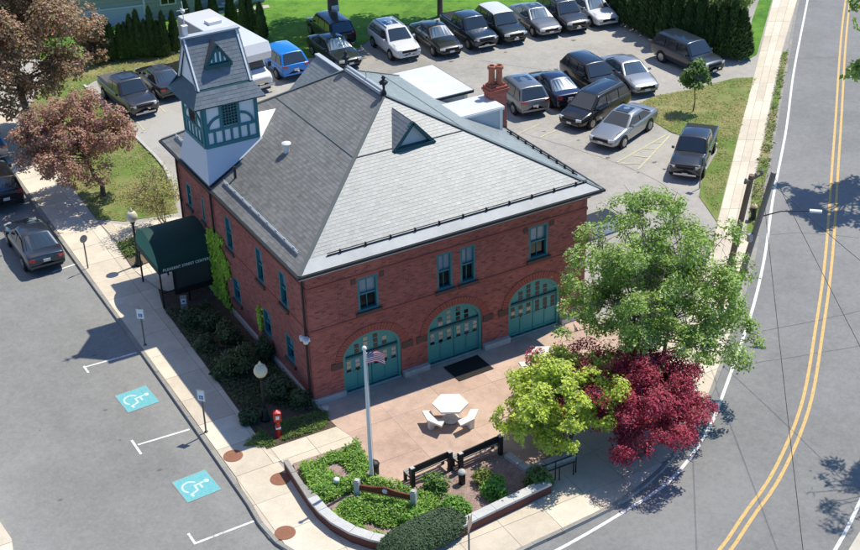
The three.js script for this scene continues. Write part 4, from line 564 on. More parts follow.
{ const b = [25.84,-21.2]; const q = wheelsAt(b, [b[0] + .42, b[1] - 2.72], -1); const c = find('dark blue saloon seen'); c[5] = q[0]; c[6] = q[1]; c[7] = q[2]; }
{ const f = [26.1,-8.83], r = [30.04,-12.18]; const c = find('dark grey pickup with a soft'); c[5] = (f[0] + r[0]) / 2; c[6] = (f[1] + r[1]) / 2; c[7] = Math.atan2(f[0] - r[0], f[1] - r[1]); }
setRear(find('bright blue'), [14.89,-33.44], 180, 2.35); setRear(find('black boxy'), [19.99,-36.82], 176, 2.5); { const f = [18.62,-33.08]; setRear(find('dark green saloon'), [f[0], f[1] - 4.9], 0, 2.4); }
setRear(find('dark blue saloon parked'), [-5.67,-17.28], 180, 2.4); setRear(find('black sport'), [-5.62,-24.89], 180, 2.4); setRear(find('silver hatch'), [-4.85,-31.13], 180, 2.3);
cars.forEach(c => makeCar(...c));
{ // motorhome
  const f = [12.71,-32.25]; const t = thing('motorhome', 'white motorhome with an overhanging cab berth parked behind the tower', 'motorhome', f[0] - 1.0, -.03, f[1] - 3.9, .1);
  const rb = (pts, w, z) => pts; const side = [[-.95, .55], [3.55, .55], [3.55, .55]];
  const out = [[-5, .5], [1.9, .5], [1.9, 2.0], [3.05, 2.05], [3.15, 2.45], [2.85, 2.95], [-4.85, 3.0], [-5, 2.85]]; const s = new THREE.Shape(); out.forEach((p, i) => i ? s.lineTo(p[0], p[1]) : s.moveTo(p[0], p[1])); const g = new THREE.ExtrudeGeometry(s, { depth: 2.2, bevelEnabled: true, bevelThickness: .08, bevelSize: .06, bevelSegments: 3 }); g.rotateY(-Math.PI / 2); g.translate(1.1, 0, 0); mesh('body', g, paints.white, t);
  const ring = ([z, w, yb, yt]) => { const h = [[w * .9, yb], [w, yb + .15], [w, yt - .2], [w * .9, yt - .03], [w * .5, yt + .02], [0, yt + .03]]; return [...h.map(q => [q[0], q[1], z]), ...h.slice(0, -1).reverse().map(q => [-q[0], q[1], z])]; };
  mesh('cab', loft([[1.8, 1.0, .45, 1.9], [2.3, 1.0, .45, 1.86], [2.75, .98, .45, 1.3], [3.35, .95, .45, 1.2], [3.55, .88, .48, 1.1], [3.62, .78, .55, 1.0]].map(ring)), paints.white, t);
  mesh('windscreen', quad([-.88, 1.36, 2.8], [.88, 1.36, 2.8], [.8, 1.9, 2.36], [-.8, 1.9, 2.36]), M.glass, t);
  for (const q of [-1, 1]) { mesh('headlight', box(.26, .16, .06, q * .66, .82, 3.6), M.headlight, t); for (const z of [-2.1, 2.7]) { const w = new THREE.CylinderGeometry(.38, .38, .24, 18); w.rotateZ(Math.PI / 2); w.translate(q * .98, .38, z); mesh('wheel', w, M.tyre, t); } mesh('mirror', box(.2, .3, .1, q * 1.2, 1.45, 2.7), M.rubber, t); mesh('side_window', box(.02, .5, .9, q * 1.2, 2.0, -.6), M.glass, t); mesh('side_window', box(.02, .5, .5, q * 1.2, 2.0, -2.6), M.glass, t); }
  mesh('grille', box(.95, .26, .06, 0, .8, 3.62), M.chrome, t); mesh('front_bumper', box(1.9, .16, .16, 0, .5, 3.64), M.chrome, t); mesh('number_plate', box(.32, .14, .02, 0, .5, 3.735), M.plate, t);
  mesh('roof_vent', box(.6, .18, .6, .1, 3.1, -.4), M.white, t); mesh('roof_vent', box(.9, .25, .7, 0, 3.12, -2.2), M.stucco, t); mesh('side_stripe', box(.02, .12, 4.4, -1.195, 1.3, -.9), M.steel, t);
}

// ---------- planter wall, sign, benches, table and street furniture ----------
{ const t = thing('planter_wall', 'low curved brick planter wall with pale granite capping at the corner', 'wall'); const line = resample(wallBase, .85), offVar = d => { const o = offsetLine(line, d); return o; }, inn = offVar(-.26).map((p, i) => i < 3 ? [line[i][0] + (p[0] - line[i][0]) * .55, line[i][1] + (p[1] - line[i][1]) * .55] : p), o2 = offsetLine(line, .03).map((p, i) => i < 3 ? [line[i][0] + (p[0] - line[i][0]) * .3, line[i][1] + (p[1] - line[i][1]) * .3] : p), i2 = offsetLine(line, -.36).map((p, i) => i < 3 ? [line[i][0] + (p[0] - line[i][0]) * .5, line[i][1] + (p[1] - line[i][1]) * .5] : p); const n = line.length - 1;
  const gs = []; for (let i = 0; i < n; i++) { const u = 0; gs.push(slab([line[i], line[i + 1], inn[i + 1], inn[i]], -.02, .36)); }
  mesh('wall_body', gs, M.brickDark, t);
  for (let i = 0; i < n; i++) { const e = .008, lp = (a, b, k) => [a[0] + (b[0] - a[0]) * k, a[1] + (b[1] - a[1]) * k]; mesh('cap_stone', slab([lp(o2[i], o2[i + 1], e), lp(o2[i], o2[i + 1], 1 - e), lp(i2[i], i2[i + 1], 1 - e), lp(i2[i], i2[i + 1], e)], .36, .45 + rr(-.004, .006)), i < 3 ? M.graniteMid : M.granitePale ||= std([1, 1, 1], .75, 0, { map: groundTex([.42, .42, .41], [.6, .6, .59], 2, .3, .3, .8) }), t); }
}
{ // name board between two granite posts
  const a = [-0.86,5.87], b = [0.58,7.48]; const ang = -Math.atan2(b[1] - a[1], b[0] - a[0]), L = Math.hypot(b[0] - a[0], b[1] - a[1]); const t = thing('name_board', 'red-brown timber board between two square granite posts in the planter', 'sign', a[0], .02, a[1], ang);
  for (const x of [0, L]) mesh('post', [box(.2, .92, .2, x, .46, 0), box(.16, .04, .16, x, .94, 0)], M.granite, t);
  M.boardRed = std([1, 1, 1], .6, 0, { map: groundTex([.09, .016, .01], [.2, .04, .022], 1.2, .3, .5, .5) });
  const s = new THREE.Shape(); s.moveTo(.12, .5); s.lineTo(L - .12, .5); s.lineTo(L - .12, .74); s.quadraticCurveTo(L * .72, .74, L * .62, .8); s.quadraticCurveTo(L / 2, .88, L * .38, .8); s.quadraticCurveTo(L * .28, .74, .12, .74); const g = new THREE.ExtrudeGeometry(s, { depth: .06, bevelEnabled: true, bevelSize: .012, bevelThickness: .012, bevelSegments: 1 }); g.translate(0, 0, -.03); mesh('board', g, M.boardRed, t);
  mesh('board_edge', [box(L - .3, .02, .09, L / 2, .53, 0)], M.yellowPaint, t); mesh('emblem', (() => { const e = new THREE.CylinderGeometry(.1, .1, .1, 16); e.rotateX(Math.PI / 2); e.translate(L / 2, .7, 0); return e; })(), M.whitePaint, t);
}
function bench(a, b, label) { // back towards the planter
  const ang = -Math.atan2(b[1] - a[1], b[0] - a[0]), L = Math.hypot(b[0] - a[0], b[1] - a[1]); const t = thing('park_bench', label, 'bench', a[0], .01, a[1], ang, 'benches along the plaza edge');
  for (const x of [.08, L - .08]) { mesh('post', box(.15, .86, .15, x, .43, 0), M.blackWood, t); mesh('post_cap', box(.16, .03, .16, x, .875, 0), M.granite, t); mesh('leg', [box(.1, .42, .1, x, .21, -.5), box(.1, .08, .56, x, .38, -.25)], M.blackWood, t); }
  for (const y of [.6, .76]) mesh('back_slat', box(L, .13, .045, L / 2, y, -.1), M.blackWood, t);
  for (const z of [-.18, -.32, -.46]) mesh('seat_slat', box(L, .045, .12, L / 2, .45, z), M.benchSeat ||= std([.32, .31, .29], .5), t);
}
bench([1.15,6.22], [2.98,6.09], 'black plank bench nearer the name board, left of the pair'); bench([3.11,6.39], [5.1,6.24], 'black plank bench nearer the stair railing, right of the pair');
M.precast = std([1, 1, 1], .8, 0, { map: groundTex([.62, .6, .55], [.8, .78, .72], 2, .4, .3, .6) });
function hexTable(x, z, turn, label) {
  const t = thing('picnic_table', label, 'table', x, .01, z, turn); const top = new THREE.CylinderGeometry(.72, .7, .09, 6); top.translate(0, .76, 0); mesh('tabletop', top, M.precast, t); mesh('pedestal', [lathe([[0, 0], [.34, 0], [.34, .08], [.17, .16], [.15, .6], [.3, .72], [0, .72]])], M.precast, t);
  for (const c of [-1, 1]) { const a0 = c < 0 ? Math.PI - .15 : .15; // bent bench over two sides
    const mid = (c < 0 ? R(174) : R(64)), r = 1.12, pt = a => [Math.cos(a) * r, Math.sin(a) * r]; const A = pt(mid - .62), Bm = pt(mid), C = pt(mid + .62); const ins = p => [p[0] * .7, p[1] * .7]; const s = [A, Bm, C, ins(C), ins(Bm), ins(A)]; const g = slab(s, .4, .48); mesh('bench_seat', g, M.precast, t); mesh('bench_leg', box(.2, .4, .2, Bm[0] * .85, .2, Bm[1] * .85), M.precast, t); mesh('bench_arm', beam(V(0, .14, 0), V(Bm[0] * .85, .14, Bm[1] * .85), .16, .1), M.precast, t); }
}
hexTable(4.55,3.32, 0, 'white hexagonal concrete table with two bent seats on the open plaza'); hexTable(9.66,2.39, 0, 'white concrete table half hidden behind the yellow-green tree');
// lamps
function streetLamp(x, z, h, label) { const t = thing('street_lamp', label, 'street lamp', x, 0, z); mesh('base', lathe([[0, 0], [.2, 0], [.2, .12], [.14, .2], [.12, .5], [.075, .6], [.0, .6]]), M.lampPost ||= std([.012, .022, .02], .45, .3), t); mesh('post', lathe([[.07, .55], [.055, h - .6], [.09, h - .52], [.12, h - .46], [.1, h - .4], [0, h - .4]]), M.lampPost, t); mesh('globe', lathe([[.1, h - .42], [.2, h - .36], [.27, h - .22], [.27, h - .1], [.2, h + .06], [.12, h + .12], [0, h + .14]], 0, 0, 0, 20), M.globe ||= std([.68, .63, .45], .35), t); mesh('finial', lathe([[0, h + .13], [.1, h + .13], [.06, h + .2], [.03, h + .28], [0, h + .3]]), M.globe, t); }
streetLamp(-1.76,-15.55, 2.75, 'globe street lamp beside the green awning'); streetLamp(-1.71,-0.54, 2.5, 'globe street lamp in the dark bed beside the red call box');
// flagpole
{ const q = [0.08,5.16]; const t = thing('flagpole', 'tall white flagpole with a small striped flag in the planter', 'flagpole', q[0], 0, q[1]); mesh('pole', [bar(V(0, 0, 0), V(0, 5.8, 0), .085, .05, 12), lathe([[0, 0], [.16, 0], [.14, .1], [.09, .14], [0, .14]])], M.white, t); mesh('truck', lathe([[0, 5.8], [.07, 5.82], [.09, 5.88], [.06, 5.95], [0, 5.97]]), M.white, t); mesh('halyard', bar(V(.1, .9, .02), V(.07, 5.7, .02), .008), M.white, t); mesh('cleat', box(.05, .2, .05, .1, .95, .02), M.steel, t);
  const nx = 14, ny = 13, pos = [], col = [], w = .8, h = .45; const P = (u, v) => [.06 + u * w * .84, 5.68 - v * h - u * u * .22, .09 * Math.sin(u * 7 + v) * u + .02 * Math.sin(v * 9)]; for (let i = 0; i < nx; i++) for (let j = 0; j < ny; j++) { const a = P(i / nx, j / ny), b = P((i + 1) / nx, j / ny), c = P((i + 1) / nx, (j + 1) / ny), d = P(i / nx, (j + 1) / ny); pos.push(...a, ...d, ...c, ...a, ...c, ...b); const k = i < 6 && j < 7 ? ((i + j) % 3 === 0 ? [.5, .5, .55] : [.03, .04, .16]) : j % 2 ? [.75, .74, .74] : [.5, .03, .05]; for (let q = 0; q < 6; q++) col.push(...k); }
  const g = new THREE.BufferGeometry(); g.setAttribute('position', new THREE.Float32BufferAttribute(pos, 3)); g.setAttribute('color', new THREE.Float32BufferAttribute(col, 3)); g.setAttribute('uv', new THREE.Float32BufferAttribute(new Float32Array(pos.length / 3 * 2), 2)); g.computeVertexNormals(); mesh('flag', g, std([1, 1, 1], .8, 0, { vertexColors: true, side: THREE.DoubleSide }), t); }
// parking signs
function signTexture(kind) { const c = document.createElement('canvas'); c.width = 96; c.height = 144; const x = c.getContext('2d'); x.fillStyle = '#eceeee'; x.fillRect(0, 0, 96, 144); x.strokeStyle = '#2f7d4f'; x.lineWidth = 3; x.strokeRect(5, 5, 86, 134); x.fillStyle = '#1f5fae'; x.fillRect(24, 70, 48, 48); x.strokeStyle = '#fff'; x.lineWidth = 4; x.beginPath(); x.arc(46, 100, 10, -2.2, .75, true); x.stroke(); x.beginPath(); x.moveTo(45, 82); x.lineTo(46, 95); x.lineTo(56, 95); x.lineTo(61, 106); x.stroke(); x.fillStyle = '#fff'; x.beginPath(); x.arc(45, 77, 4, 0, 7); x.fill(); const t = new THREE.CanvasTexture(c); t.colorSpace = THREE.SRGBColorSpace; return t; }
M.signFace = std([1, 1, 1], .5, 0, { map: signTexture() }); M.signBack = std([.3, .31, .32], .5, .5); M.post = std([.16, .17, .165], .55, .5);
function parkingSign(x, z, h, turn, label, face = true) { const t = thing('parking_sign', label, 'sign', x, 0, z, turn); mesh('post', box(.05, h, .05, 0, h / 2, 0), M.post, t); mesh('panel', box(.36, .52, .012, 0, h - .25, .035), M.signBack, t); if (face) { const g = new THREE.PlaneGeometry(.35, .51); g.translate(0, h - .25, .0425); mesh('face', g, M.signFace, t); } mesh('foot', box(.12, .04, .12, 0, .02, 0), M.post, t); }
parkingSign(-3.94,-8.44, 1.85, R(-38), 'accessible parking sign standing in the tower shadow'); parkingSign(-4.03,-1.03, 2.0, R(-50), 'accessible parking sign at the sunlit kerb near the lower bay symbol');
{ const q = [-3.97,-16.53]; const t = thing('street_sign', 'grey round-headed sign seen from behind near the blue saloon', 'sign', q[0], 0, q[1], .3); mesh('post', box(.05, 1.7, .05, 0, .85, 0), M.post, t); const g = new THREE.CylinderGeometry(.2, .2, .02, 20); g.rotateX(Math.PI / 2); g.translate(0, 1.6, .04); mesh('disc', g, M.signBack, t); }
{ const q = [0.95,10.68]; const t = thing('road_sign', 'tan back of a square road sign at the bottom of the frame', 'sign', q[0], 0, q[1], .75); mesh('post', box(.05, 1.95, .05, 0, .97, 0), M.post, t); mesh('panel', box(.5, .5, .015, -.02, 1.62, .04), std([.4, .31, .24], .6, .2), t); }
{ const q = [26.17,-7.67]; const t = thing('lot_sign', 'blue-grey sign panel on a thin post beside the grey pickup', 'sign', q[0], 0, q[1], 1.9); mesh('post', box(.05, 1.7, .05, 0, .85, 0), M.post, t); mesh('panel', box(.34, .5, .012, 0, 1.5, .035), std([.12, .2, .28], .5, .3), t); }
// red call box
{ const q = [-1.69,0.72]; const t = thing('fire_call_box', 'red fire alarm call box on a red pedestal beside the lawn', 'call box', q[0], 0, q[1], -.3); M.red = std([.5, .016, .018], .45); mesh('pedestal', lathe([[0, 0], [.17, 0], [.17, .07], [.1, .12], [.085, .7], [.12, .76], [0, .76]]), M.red, t); mesh('box', [box(.3, .34, .22, 0, .93, 0), box(.26, .06, .2, 0, 1.12, 0)], M.red, t); mesh('roof_cap', (() => { const g = new THREE.CylinderGeometry(.02, .2, .1, 4); g.rotateY(Math.PI / 4); g.translate(0, 1.2, 0); return g; })(), M.red, t); mesh('door_plate', box(.14, .16, .02, 0, .94, .115), M.white, t); mesh('band', box(.2, .07, .2, 0, .42, 0), M.white, t); }
// access covers
[[-3.72,0.97], [-2.76,3.21], [-3.87,6.1]].forEach((q, i) => { const t = thing('access_cover', ['rusty round access cover nearest the second parking sign', 'rusty round access cover against the planter wall', 'rusty round access cover nearest the frame bottom'][i], 'manhole cover', q[0], .0, q[1]); M.rust = std([1, 1, 1], .9, 0, { map: groundTex([.2, .085, .05], [.34, .16, .1], 1, .3, .5, .6) }); mesh('frame', lathe([[.31, .0], [.38, .0], [.38, .012], [.31, .012]], 0, 0, 0, 28), M.rust, t); mesh('lid', [cyl(.305, .305, .01, 0, 0, 0, 28), ...[0, 1, 2, 3].map(k => box(.42, .006, .03, 0, .012, -.15 + k * .1))], M.rust, t); });
{ const q = [18.9,-6.05]; const t = thing('storage_cabinet', 'white cabinet with a dark flat lid beside the right corner of the building', 'cabinet', q[0], -.03, q[1] - .55, .06); mesh('cabinet_body', box(1.7, .72, 1.0, 0, .36, 0), M.white, t); mesh('lid', box(1.8, .06, 1.1, 0, .75, 0), M.metalDark, t); for (const x of [-.43, .43]) { mesh('door', box(.82, .62, .03, x, .36, .515), M.white, t); mesh('handle', box(.03, .14, .03, x * .2, .4, .54), M.metalDark, t); } }
// bollard lights and small fixtures
function bollard(x, z, h, r, label, dome) { const t = thing('bollard_light', label, 'bollard', x, 0, z); mesh('body', lathe([[0, 0], [r, 0], [r, h], [0, h]]), M.black, t); mesh('cap', lathe([[r * 1.15, h], [r * 1.2, h + .04], [r * .9, h + .12], [0, h + .16]]), dome, t); mesh('collar', lathe([[r, h * .78], [r * 1.08, h * .78], [r * 1.08, h * .84], [r, h * .84]]), M.metalDark, t); }
bollard(2.87,7, .5, .13, 'short black bollard with a grey dome in the pink gravel', M.granite); bollard(0.4,4.8, .45, .16, 'short black bollard beside the foot of the flagpole', M.black);
{ const q = [-1.18,4.8]; const t = thing('flood_lamp', 'small pale uplight in the green planting', 'light', q[0], 0, q[1]); mesh('stake', bar(V(0, 0, 0), V(0, .28, 0), .02), M.metalDark, t); mesh('head', lathe([[0, .25], [.09, .27], [.12, .42], [0, .42]]), M.stucco, t); }
{ const q = [-1.45,-10.15]; const t = thing('garden_marker', 'small grey marker post with a blue and white plate in the shaded bed', 'marker', q[0], 0, q[1], -.4); mesh('post', box(.3, .85, .14, 0, .42, 0), M.graniteDark, t); mesh('plate', box(.2, .24, .02, 0, .6, .082), M.white, t); mesh('emblem', box(.1, .12, .01, 0, .62, .1), std([.02, .09, .4], .5), t); }
{ const q = [0.58,0.23]; const t = thing('ground_spotlight', 'small grey spotlight at the front corner of the building', 'light', q[0], 0, q[1], -.6); mesh('head', lathe([[0, .08], [.1, .1], [.14, .26], [0, .26]]), M.granite, t); mesh('bracket', box(.06, .12, .06, 0, .06, 0), M.metalDark, t); }
{ const t = thing('door_mat', 'black rectangular mat in front of the middle door', 'mat', 7.05, .024, .55, .03); const p = [[-.85, -.62], [.85, -.62], [.85, .62], [-.85, .62]]; mesh('pad', slab(p, 0, .012), M.rubber, t); mesh('border', [[-.85, -.62, 1.7, .06, 0], [-.85, .56, 1.7, .06, 0]].map(([x, z, w, d]) => box(w, .008, d, x + w / 2, .016, z + d / 2)), M.black, t); }
// stair at the right end of the planter with its handrails
{ const t = thing('stair_railing', 'pair of black handrails beside the dappled steps', 'railing'); const rl = (a, b, h) => { mesh('rail', bar(V(a[0], h, a[1]), V(b[0], h, b[1]), .028), M.black, t); for (const k of [.04, .5, .96]) mesh('post', bar(V(a[0] + (b[0] - a[0]) * k, 0, a[1] + (b[1] - a[1]) * k), V(a[0] + (b[0] - a[0]) * k, h, a[1] + (b[1] - a[1]) * k), .024), M.black, t); }; rl([4.94,8.58], [6.9,8.63], .85); rl([5.37,8.67], [6.72,8.7], .6); }
{ const t = thing('granite_edging', 'pale granite edging stones in an angle beside the benches', 'edging'); const line = [[5.16,6.5],[5.33,7.68],[7.42,7.74]]; for (let i = 0; i < 2; i++) { const a = line[i], b = line[i + 1], n = 3; for (let k = 0; k < n; k++) { const q = j => V(a[0] + (b[0] - a[0]) * j / n, .08, a[1] + (b[1] - a[1]) * j / n); const p0 = q(k + .02), p1 = q(k + .98); if (i && !k) p0.lerp(p1, .2); mesh('edging_stone', beam(p0, p1, .3, .2), M.granitePale, t); } } }
// fire hydrant in the verge
{ const q = [26.13,-3.49]; const t = thing('fire_hydrant', 'black fire hydrant with a cream bonnet between the poles and the kerb', 'hydrant', q[0], 0, q[1], .3); mesh('barrel', lathe([[0, 0], [.2, 0], [.2, .05], [.14, .08], [.13, .6], [.17, .62], [.17, .68], [0, .68]]), M.black, t); mesh('bonnet', lathe([[.17, .68], [.15, .76], [.08, .83], [.03, .84], [.03, .9], [0, .9]]), std([.62, .5, .27], .5), t); for (const [a, l] of [[0, .22], [Math.PI / 2, .2], [Math.PI, .22]]) { const g = new THREE.CylinderGeometry(.06, .06, l, 10); g.rotateZ(Math.PI / 2); g.translate(.12, .48, 0); g.rotateY(a); mesh('nozzle', g, M.black, t); } }
// utility poles, street light arm, wires
M.poleWood = std([1, 1, 1], .95, 0, { map: groundTex([.14, .1, .07], [.28, .21, .15], 1.5, .3, .5, .7) }); M.poleGrey = std([1, 1, 1], .95, 0, { map: groundTex([.18, .165, .15], [.34, .32, .29], 1.5, .3, .5, .7) });
{ const b = [18.95,2.41], tp = [19.1,3.43], b2 = [19.36,2.67], t2 = [20.06,3.7];
  const p1 = thing('utility_pole', 'brown wooden utility pole with insulators at its top', 'utility pole', b[0], 0, b[1]); const d1 = V(tp[0] - b[0], 7, tp[1] - b[1]); mesh('shaft', bar(V(0, -.1, 0), d1, .15, .12, 14), M.poleWood, p1); mesh('crossarm', beam(d1.clone().add(V(-.45, -.2, .1)), d1.clone().add(V(.75, -.2, -.2)), .09, .11), M.poleWood, p1); for (const k of [-.4, .3, .7]) mesh('insulator', lathe([[0, 0], [.05, 0], [.07, .06], [.04, .12], [0, .14]], d1.x + k, d1.y - .14, d1.z - k * .25), M.graniteDark, p1);
  const p2 = thing('utility_pole', 'weathered grey utility pole carrying the street light arm', 'utility pole', b2[0], 0, b2[1]); const d2 = V(t2[0] - b2[0], 7, t2[1] - b2[1]); mesh('shaft', bar(V(0, -.1, 0), d2, .15, .12, 14), M.poleGrey, p2); const a0 = d2.clone().multiplyScalar(.69), e = [21.38,4.81]; const a1 = V(e[0] - b2[0], 5.3, e[1] - b2[1]); mesh('light_arm', tube([a0, a0.clone().lerp(a1, .4).add(V(0, .15, 0)), a1], [.03, .025, .02]), M.metalDark, p2); const lh = beam(a1.clone().add(a1.clone().sub(a0).setY(0).normalize().multiplyScalar(-.1)), a1.clone().add(a1.clone().sub(a0).setY(0).normalize().multiplyScalar(.4)), .17, .09); mesh('lamp_head', lh, M.stucco, p2); mesh('junction_box', box(.22, .34, .18, d2.x * .55 - .2, 3.85, d2.z * .55), M.steel, p2);
  const wire = (A, Bp, sag, label) => { const t = thing('overhead_wire', label, 'wire'); const pts = []; for (let i = 0; i <= 16; i++) { const k = i / 16, q = A.clone().lerp(Bp, k); q.y -= sag * 4 * k * (1 - k); pts.push(q); } mesh('cable', tube(pts, pts.map(() => .011), 5), M.rubber, t); };
  const T1 = V(tp[0], 6.9, tp[1]), T2 = V(t2[0], 6.85, t2[1]), ext = (A, q, h, m) => V(A.x + (q[0] - A.x) * m, A.y + (h - A.y) * m, A.z + (q[1] - A.z) * m);
  wire(T2, ext(T2, [14.07,14.57], 6.6, 2.2), .2, 'overhead wire slanting across the road away from the grey pole');
  wire(T1.clone().add(V(.5, .1, 0)), ext(T1, [4.89,21.54], 6.4, 1.6), .25, 'overhead wire running down over the road bend from the brown pole');
  wire(T2.clone().add(V(0, -.4, 0)), ext(T2, [18.97,9.73], 6.4, 2), .2, 'overhead wire crossing the road nearly level beside the street light'); }

// ---------- trees and plants ----------
function leafGeo(w, l) { const g = new THREE.BufferGeometry(); const p = [[0, 0, 0], [w / 2, .08 * l, l * .45], [0, 0, l], [-w / 2, .08 * l, l * .45]]; g.setAttribute('position', new THREE.Float32BufferAttribute([...p[0], ...p[1], ...p[2], ...p[0], ...p[2], ...p[3]], 3)); g.setAttribute('uv', new THREE.Float32BufferAttribute(new Float32Array(12), 2)); g.computeVertexNormals(); return g; }
const leafMat = (t = .25) => new THREE.MeshPhysicalMaterial({ color: rgb(1, 1, 1), roughness: .75, side: THREE.DoubleSide, transmission: t, thickness: 0 });
M.leaf = new THREE.MeshPhysicalMaterial({ color: rgb(1, 1, 1), roughness: .8, side: THREE.DoubleSide, transmission: .4, thickness: 0 });
const n3 = (() => { const N = 24, l = []; for (let i = 0; i < N * N * N; i++) l.push(rnd()); const f = (x, y, z) => l[(((x % N) + N) % N) + N * ((((y % N) + N) % N) + N * (((z % N) + N) % N))]; return (x, y, z) => { const X = Math.floor(x), Y = Math.floor(y), Z = Math.floor(z), a = x - X, b = y - Y, c = z - Z; let s = 0; for (let i = 0; i < 8; i++) { const dx = i & 1, dy = (i >> 1) & 1, dz = i >> 2; s += f(X + dx, Y + dy, Z + dz) * (dx ? a : 1 - a) * (dy ? b : 1 - b) * (dz ? c : 1 - c); } return s; }; })();
const _m = new THREE.Matrix4(), _q = new THREE.Quaternion(), _c = new THREE.Color();
function leaves(name, parent, geo, pts, cols, scale = [.7, 1.3], upBias = .5) { // pts: [x,y,z,nx,ny,nz]
  const im = new THREE.InstancedMesh(geo, M.leaf, pts.length); im.name = name; im.castShadow = im.receiveShadow = true; im.userData.kind = 'stuff';
  pts.forEach((p, i) => { const nrm = V(p[3] + rr(-.8, .8), p[4] + upBias + rr(-.8, .8), p[5] + rr(-.8, .8)).normalize(); _q.setFromUnitVectors(V(0, 1, 0), nrm); _q.multiply(new THREE.Quaternion().setFromAxisAngle(V(0, 1, 0), rnd() * 6.28)); const s = rr(...scale); _m.compose(V(p[0], p[1], p[2]), _q, V(s, s, s)); im.setMatrixAt(i, _m); const a = cols[Math.floor(rnd() * cols.length)], k = rr(.75, 1.25); _c.setRGB(a[0] * k, a[1] * k, a[2] * k); im.setColorAt(i, _c); });
  parent.add(im); return im;
}
function clumpsIn(c, r, n, cr, flatBottom = .6, o_in = .55) { const out = []; let guard = 0; while (out.length < n && guard++ < 5000) { const a = rnd() * 6.283, u = rr(-flatBottom, 1), s = Math.sqrt(Math.max(0, 1 - u * u)), k = rr(o_in, 1); const p = [c[0] + Math.cos(a) * s * r[0] * k, c[1] + u * r[1] * k, c[2] + Math.sin(a) * s * r[2] * k, cr * rr(.7, 1.25)]; if (out.every(o => Math.hypot(o[0] - p[0], o[1] - p[1], o[2] - p[2]) > cr * .55)) out.push(p); } return out; }
function cloud(clumps, n, gap = .42, freq = 1.4, hollow = .35) { const out = []; const wts = clumps.map(c => c[3] ** 2), tot = wts.reduce((a, b) => a + b); let guard = 0; while (out.length < n && guard++ < n * 12) { let k = rnd() * tot, i = 0; while ((k -= wts[i]) > 0) i++; const c = clumps[i], a = rnd() * 6.283, u = rr(-.8, 1), s = Math.sqrt(1 - u * u), r = c[3] * (hollow + (1 - hollow) * Math.pow(rnd(), .6)); const d = [Math.cos(a) * s, u, Math.sin(a) * s]; const p = [c[0] + d[0] * r, c[1] + d[1] * r * .8, c[2] + d[2] * r]; if (p[1] < .05 || n3(p[0] * freq + 50, p[1] * freq + 50, p[2] * freq + 50) < gap) continue; out.push([...p, ...d]); } return out; }
function tree(name, label, x, z, o) {
  const t = thing(name, label, 'tree', x, 0, z, 0, o.group); const cl = o.clumps || clumpsIn(o.c, o.r, o.n, o.cr, o.flat, o.inner); if (o.extra) cl.push(...o.extra);
  const stems = o.stems || [[0, 0]]; const top = o.fork || o.c[1] * .45; const trunks = [], forks = [];
  for (const [sx, sz] of stems) { const f = V(o.c[0] * .3 + sx * 2.2, top * rr(.9, 1.1), o.c[2] * .3 + sz * 2.2), e = V(o.c[0] * .7 + sx * 4, o.c[1] + o.r[1] * .35, o.c[2] * .7 + sz * 4); trunks.push(tube([V(sx, -.05, sz), V(sx * 1.3 + rr(-.06, .06), top * .5, sz * 1.3 + rr(-.06, .06)), f, f.clone().lerp(e, .5).add(V(rr(-.15, .15), 0, rr(-.15, .15))), e], [o.tr * 1.25, o.tr * .95, o.tr * .8, o.tr * .5, o.tr * .15], 9)); forks.push([f, e]); }
  mesh('trunk', trunks, o.bark || M.trunk, t); const limbs = []; cl.forEach((c, i) => { const [f0, e0] = forks[i % forks.length]; const k0 = Math.max(0, Math.min(.95, (c[1] - f0.y) * .6 / (e0.y - f0.y) + rr(-.1, .1))); const f = f0.clone().lerp(e0, k0), e = V(c[0], c[1], c[2]), m = f.clone().lerp(e, .5).add(V(rr(-.2, .2), rr(.0, .3), rr(-.2, .2))); limbs.push(tube([f, m, e], [o.tr * .34 * (1.1 - k0), o.tr * .18, .01], 5)); for (let k = 0; k < (o.twigs ?? 3); k++) { const q = m.clone().lerp(e, rr(.2, 1)); limbs.push(tube([q, q.clone().add(V(rr(-1, 1), rr(-.2, 1), rr(-1, 1)).multiplyScalar(c[3] * .9))], [.018, .006], 4)); } }); mesh('limbs', limbs, o.bark || M.trunk, t, 'stuff');
  leaves('crown', t, leafGeo(...o.leaf), cloud(cl, o.count, o.gap, o.freq, o.hollow), o.cols, o.scale, o.up ?? .5); return t;
}
M.barkPale = std([.2, .17, .14], .95);
const BRONZE = [[.42, .22, .11], [.5, .31, .17], [.28, .17, .07], [.56, .41, .27], [.2, .21, .06], [.3, .14, .07]], PINK = [[.54, .24, .17], [.6, .33, .25], [.44, .2, .14], [.28, .26, .08], [.52, .34, .24]];
const GREEN = [[.26, .42, .05], [.35, .53, .08], [.2, .34, .05], [.43, .57, .14], [.46, .55, .24], [.27, .47, .04]], LIME = [[.58, .7, .06], [.68, .78, .1], [.46, .6, .05], [.54, .62, .16]], CRIMSON = [[.42, .02, .06], [.56, .04, .1], [.28, .014, .04], [.62, .1, .16]];
tree('bronze_tree', 'large bronze-leaved tree filling the top left corner', -1.9, -34.1, { c: [-.4, 5.7, -.2], r: [4.3, 4.1, 4], n: 62, cr: 1.25, flat: .95, tr: .24, leaf: [.13, .19], count: 48000, gap: .45, freq: 1.6, up: .8, cols: BRONZE });
tree('pink_tree', 'pinkish brown young-leaved tree beside the upper left pavement', -.85, -23.9, { c: [-1.1, 3.6, .1], r: [2.8, 2.3, 2.6], n: 46, cr: .85, flat: .8, fork: 1.3, tr: .13, leaf: [.095, .15], count: 26000, gap: .475, freq: 2, up: .8, cols: PINK });
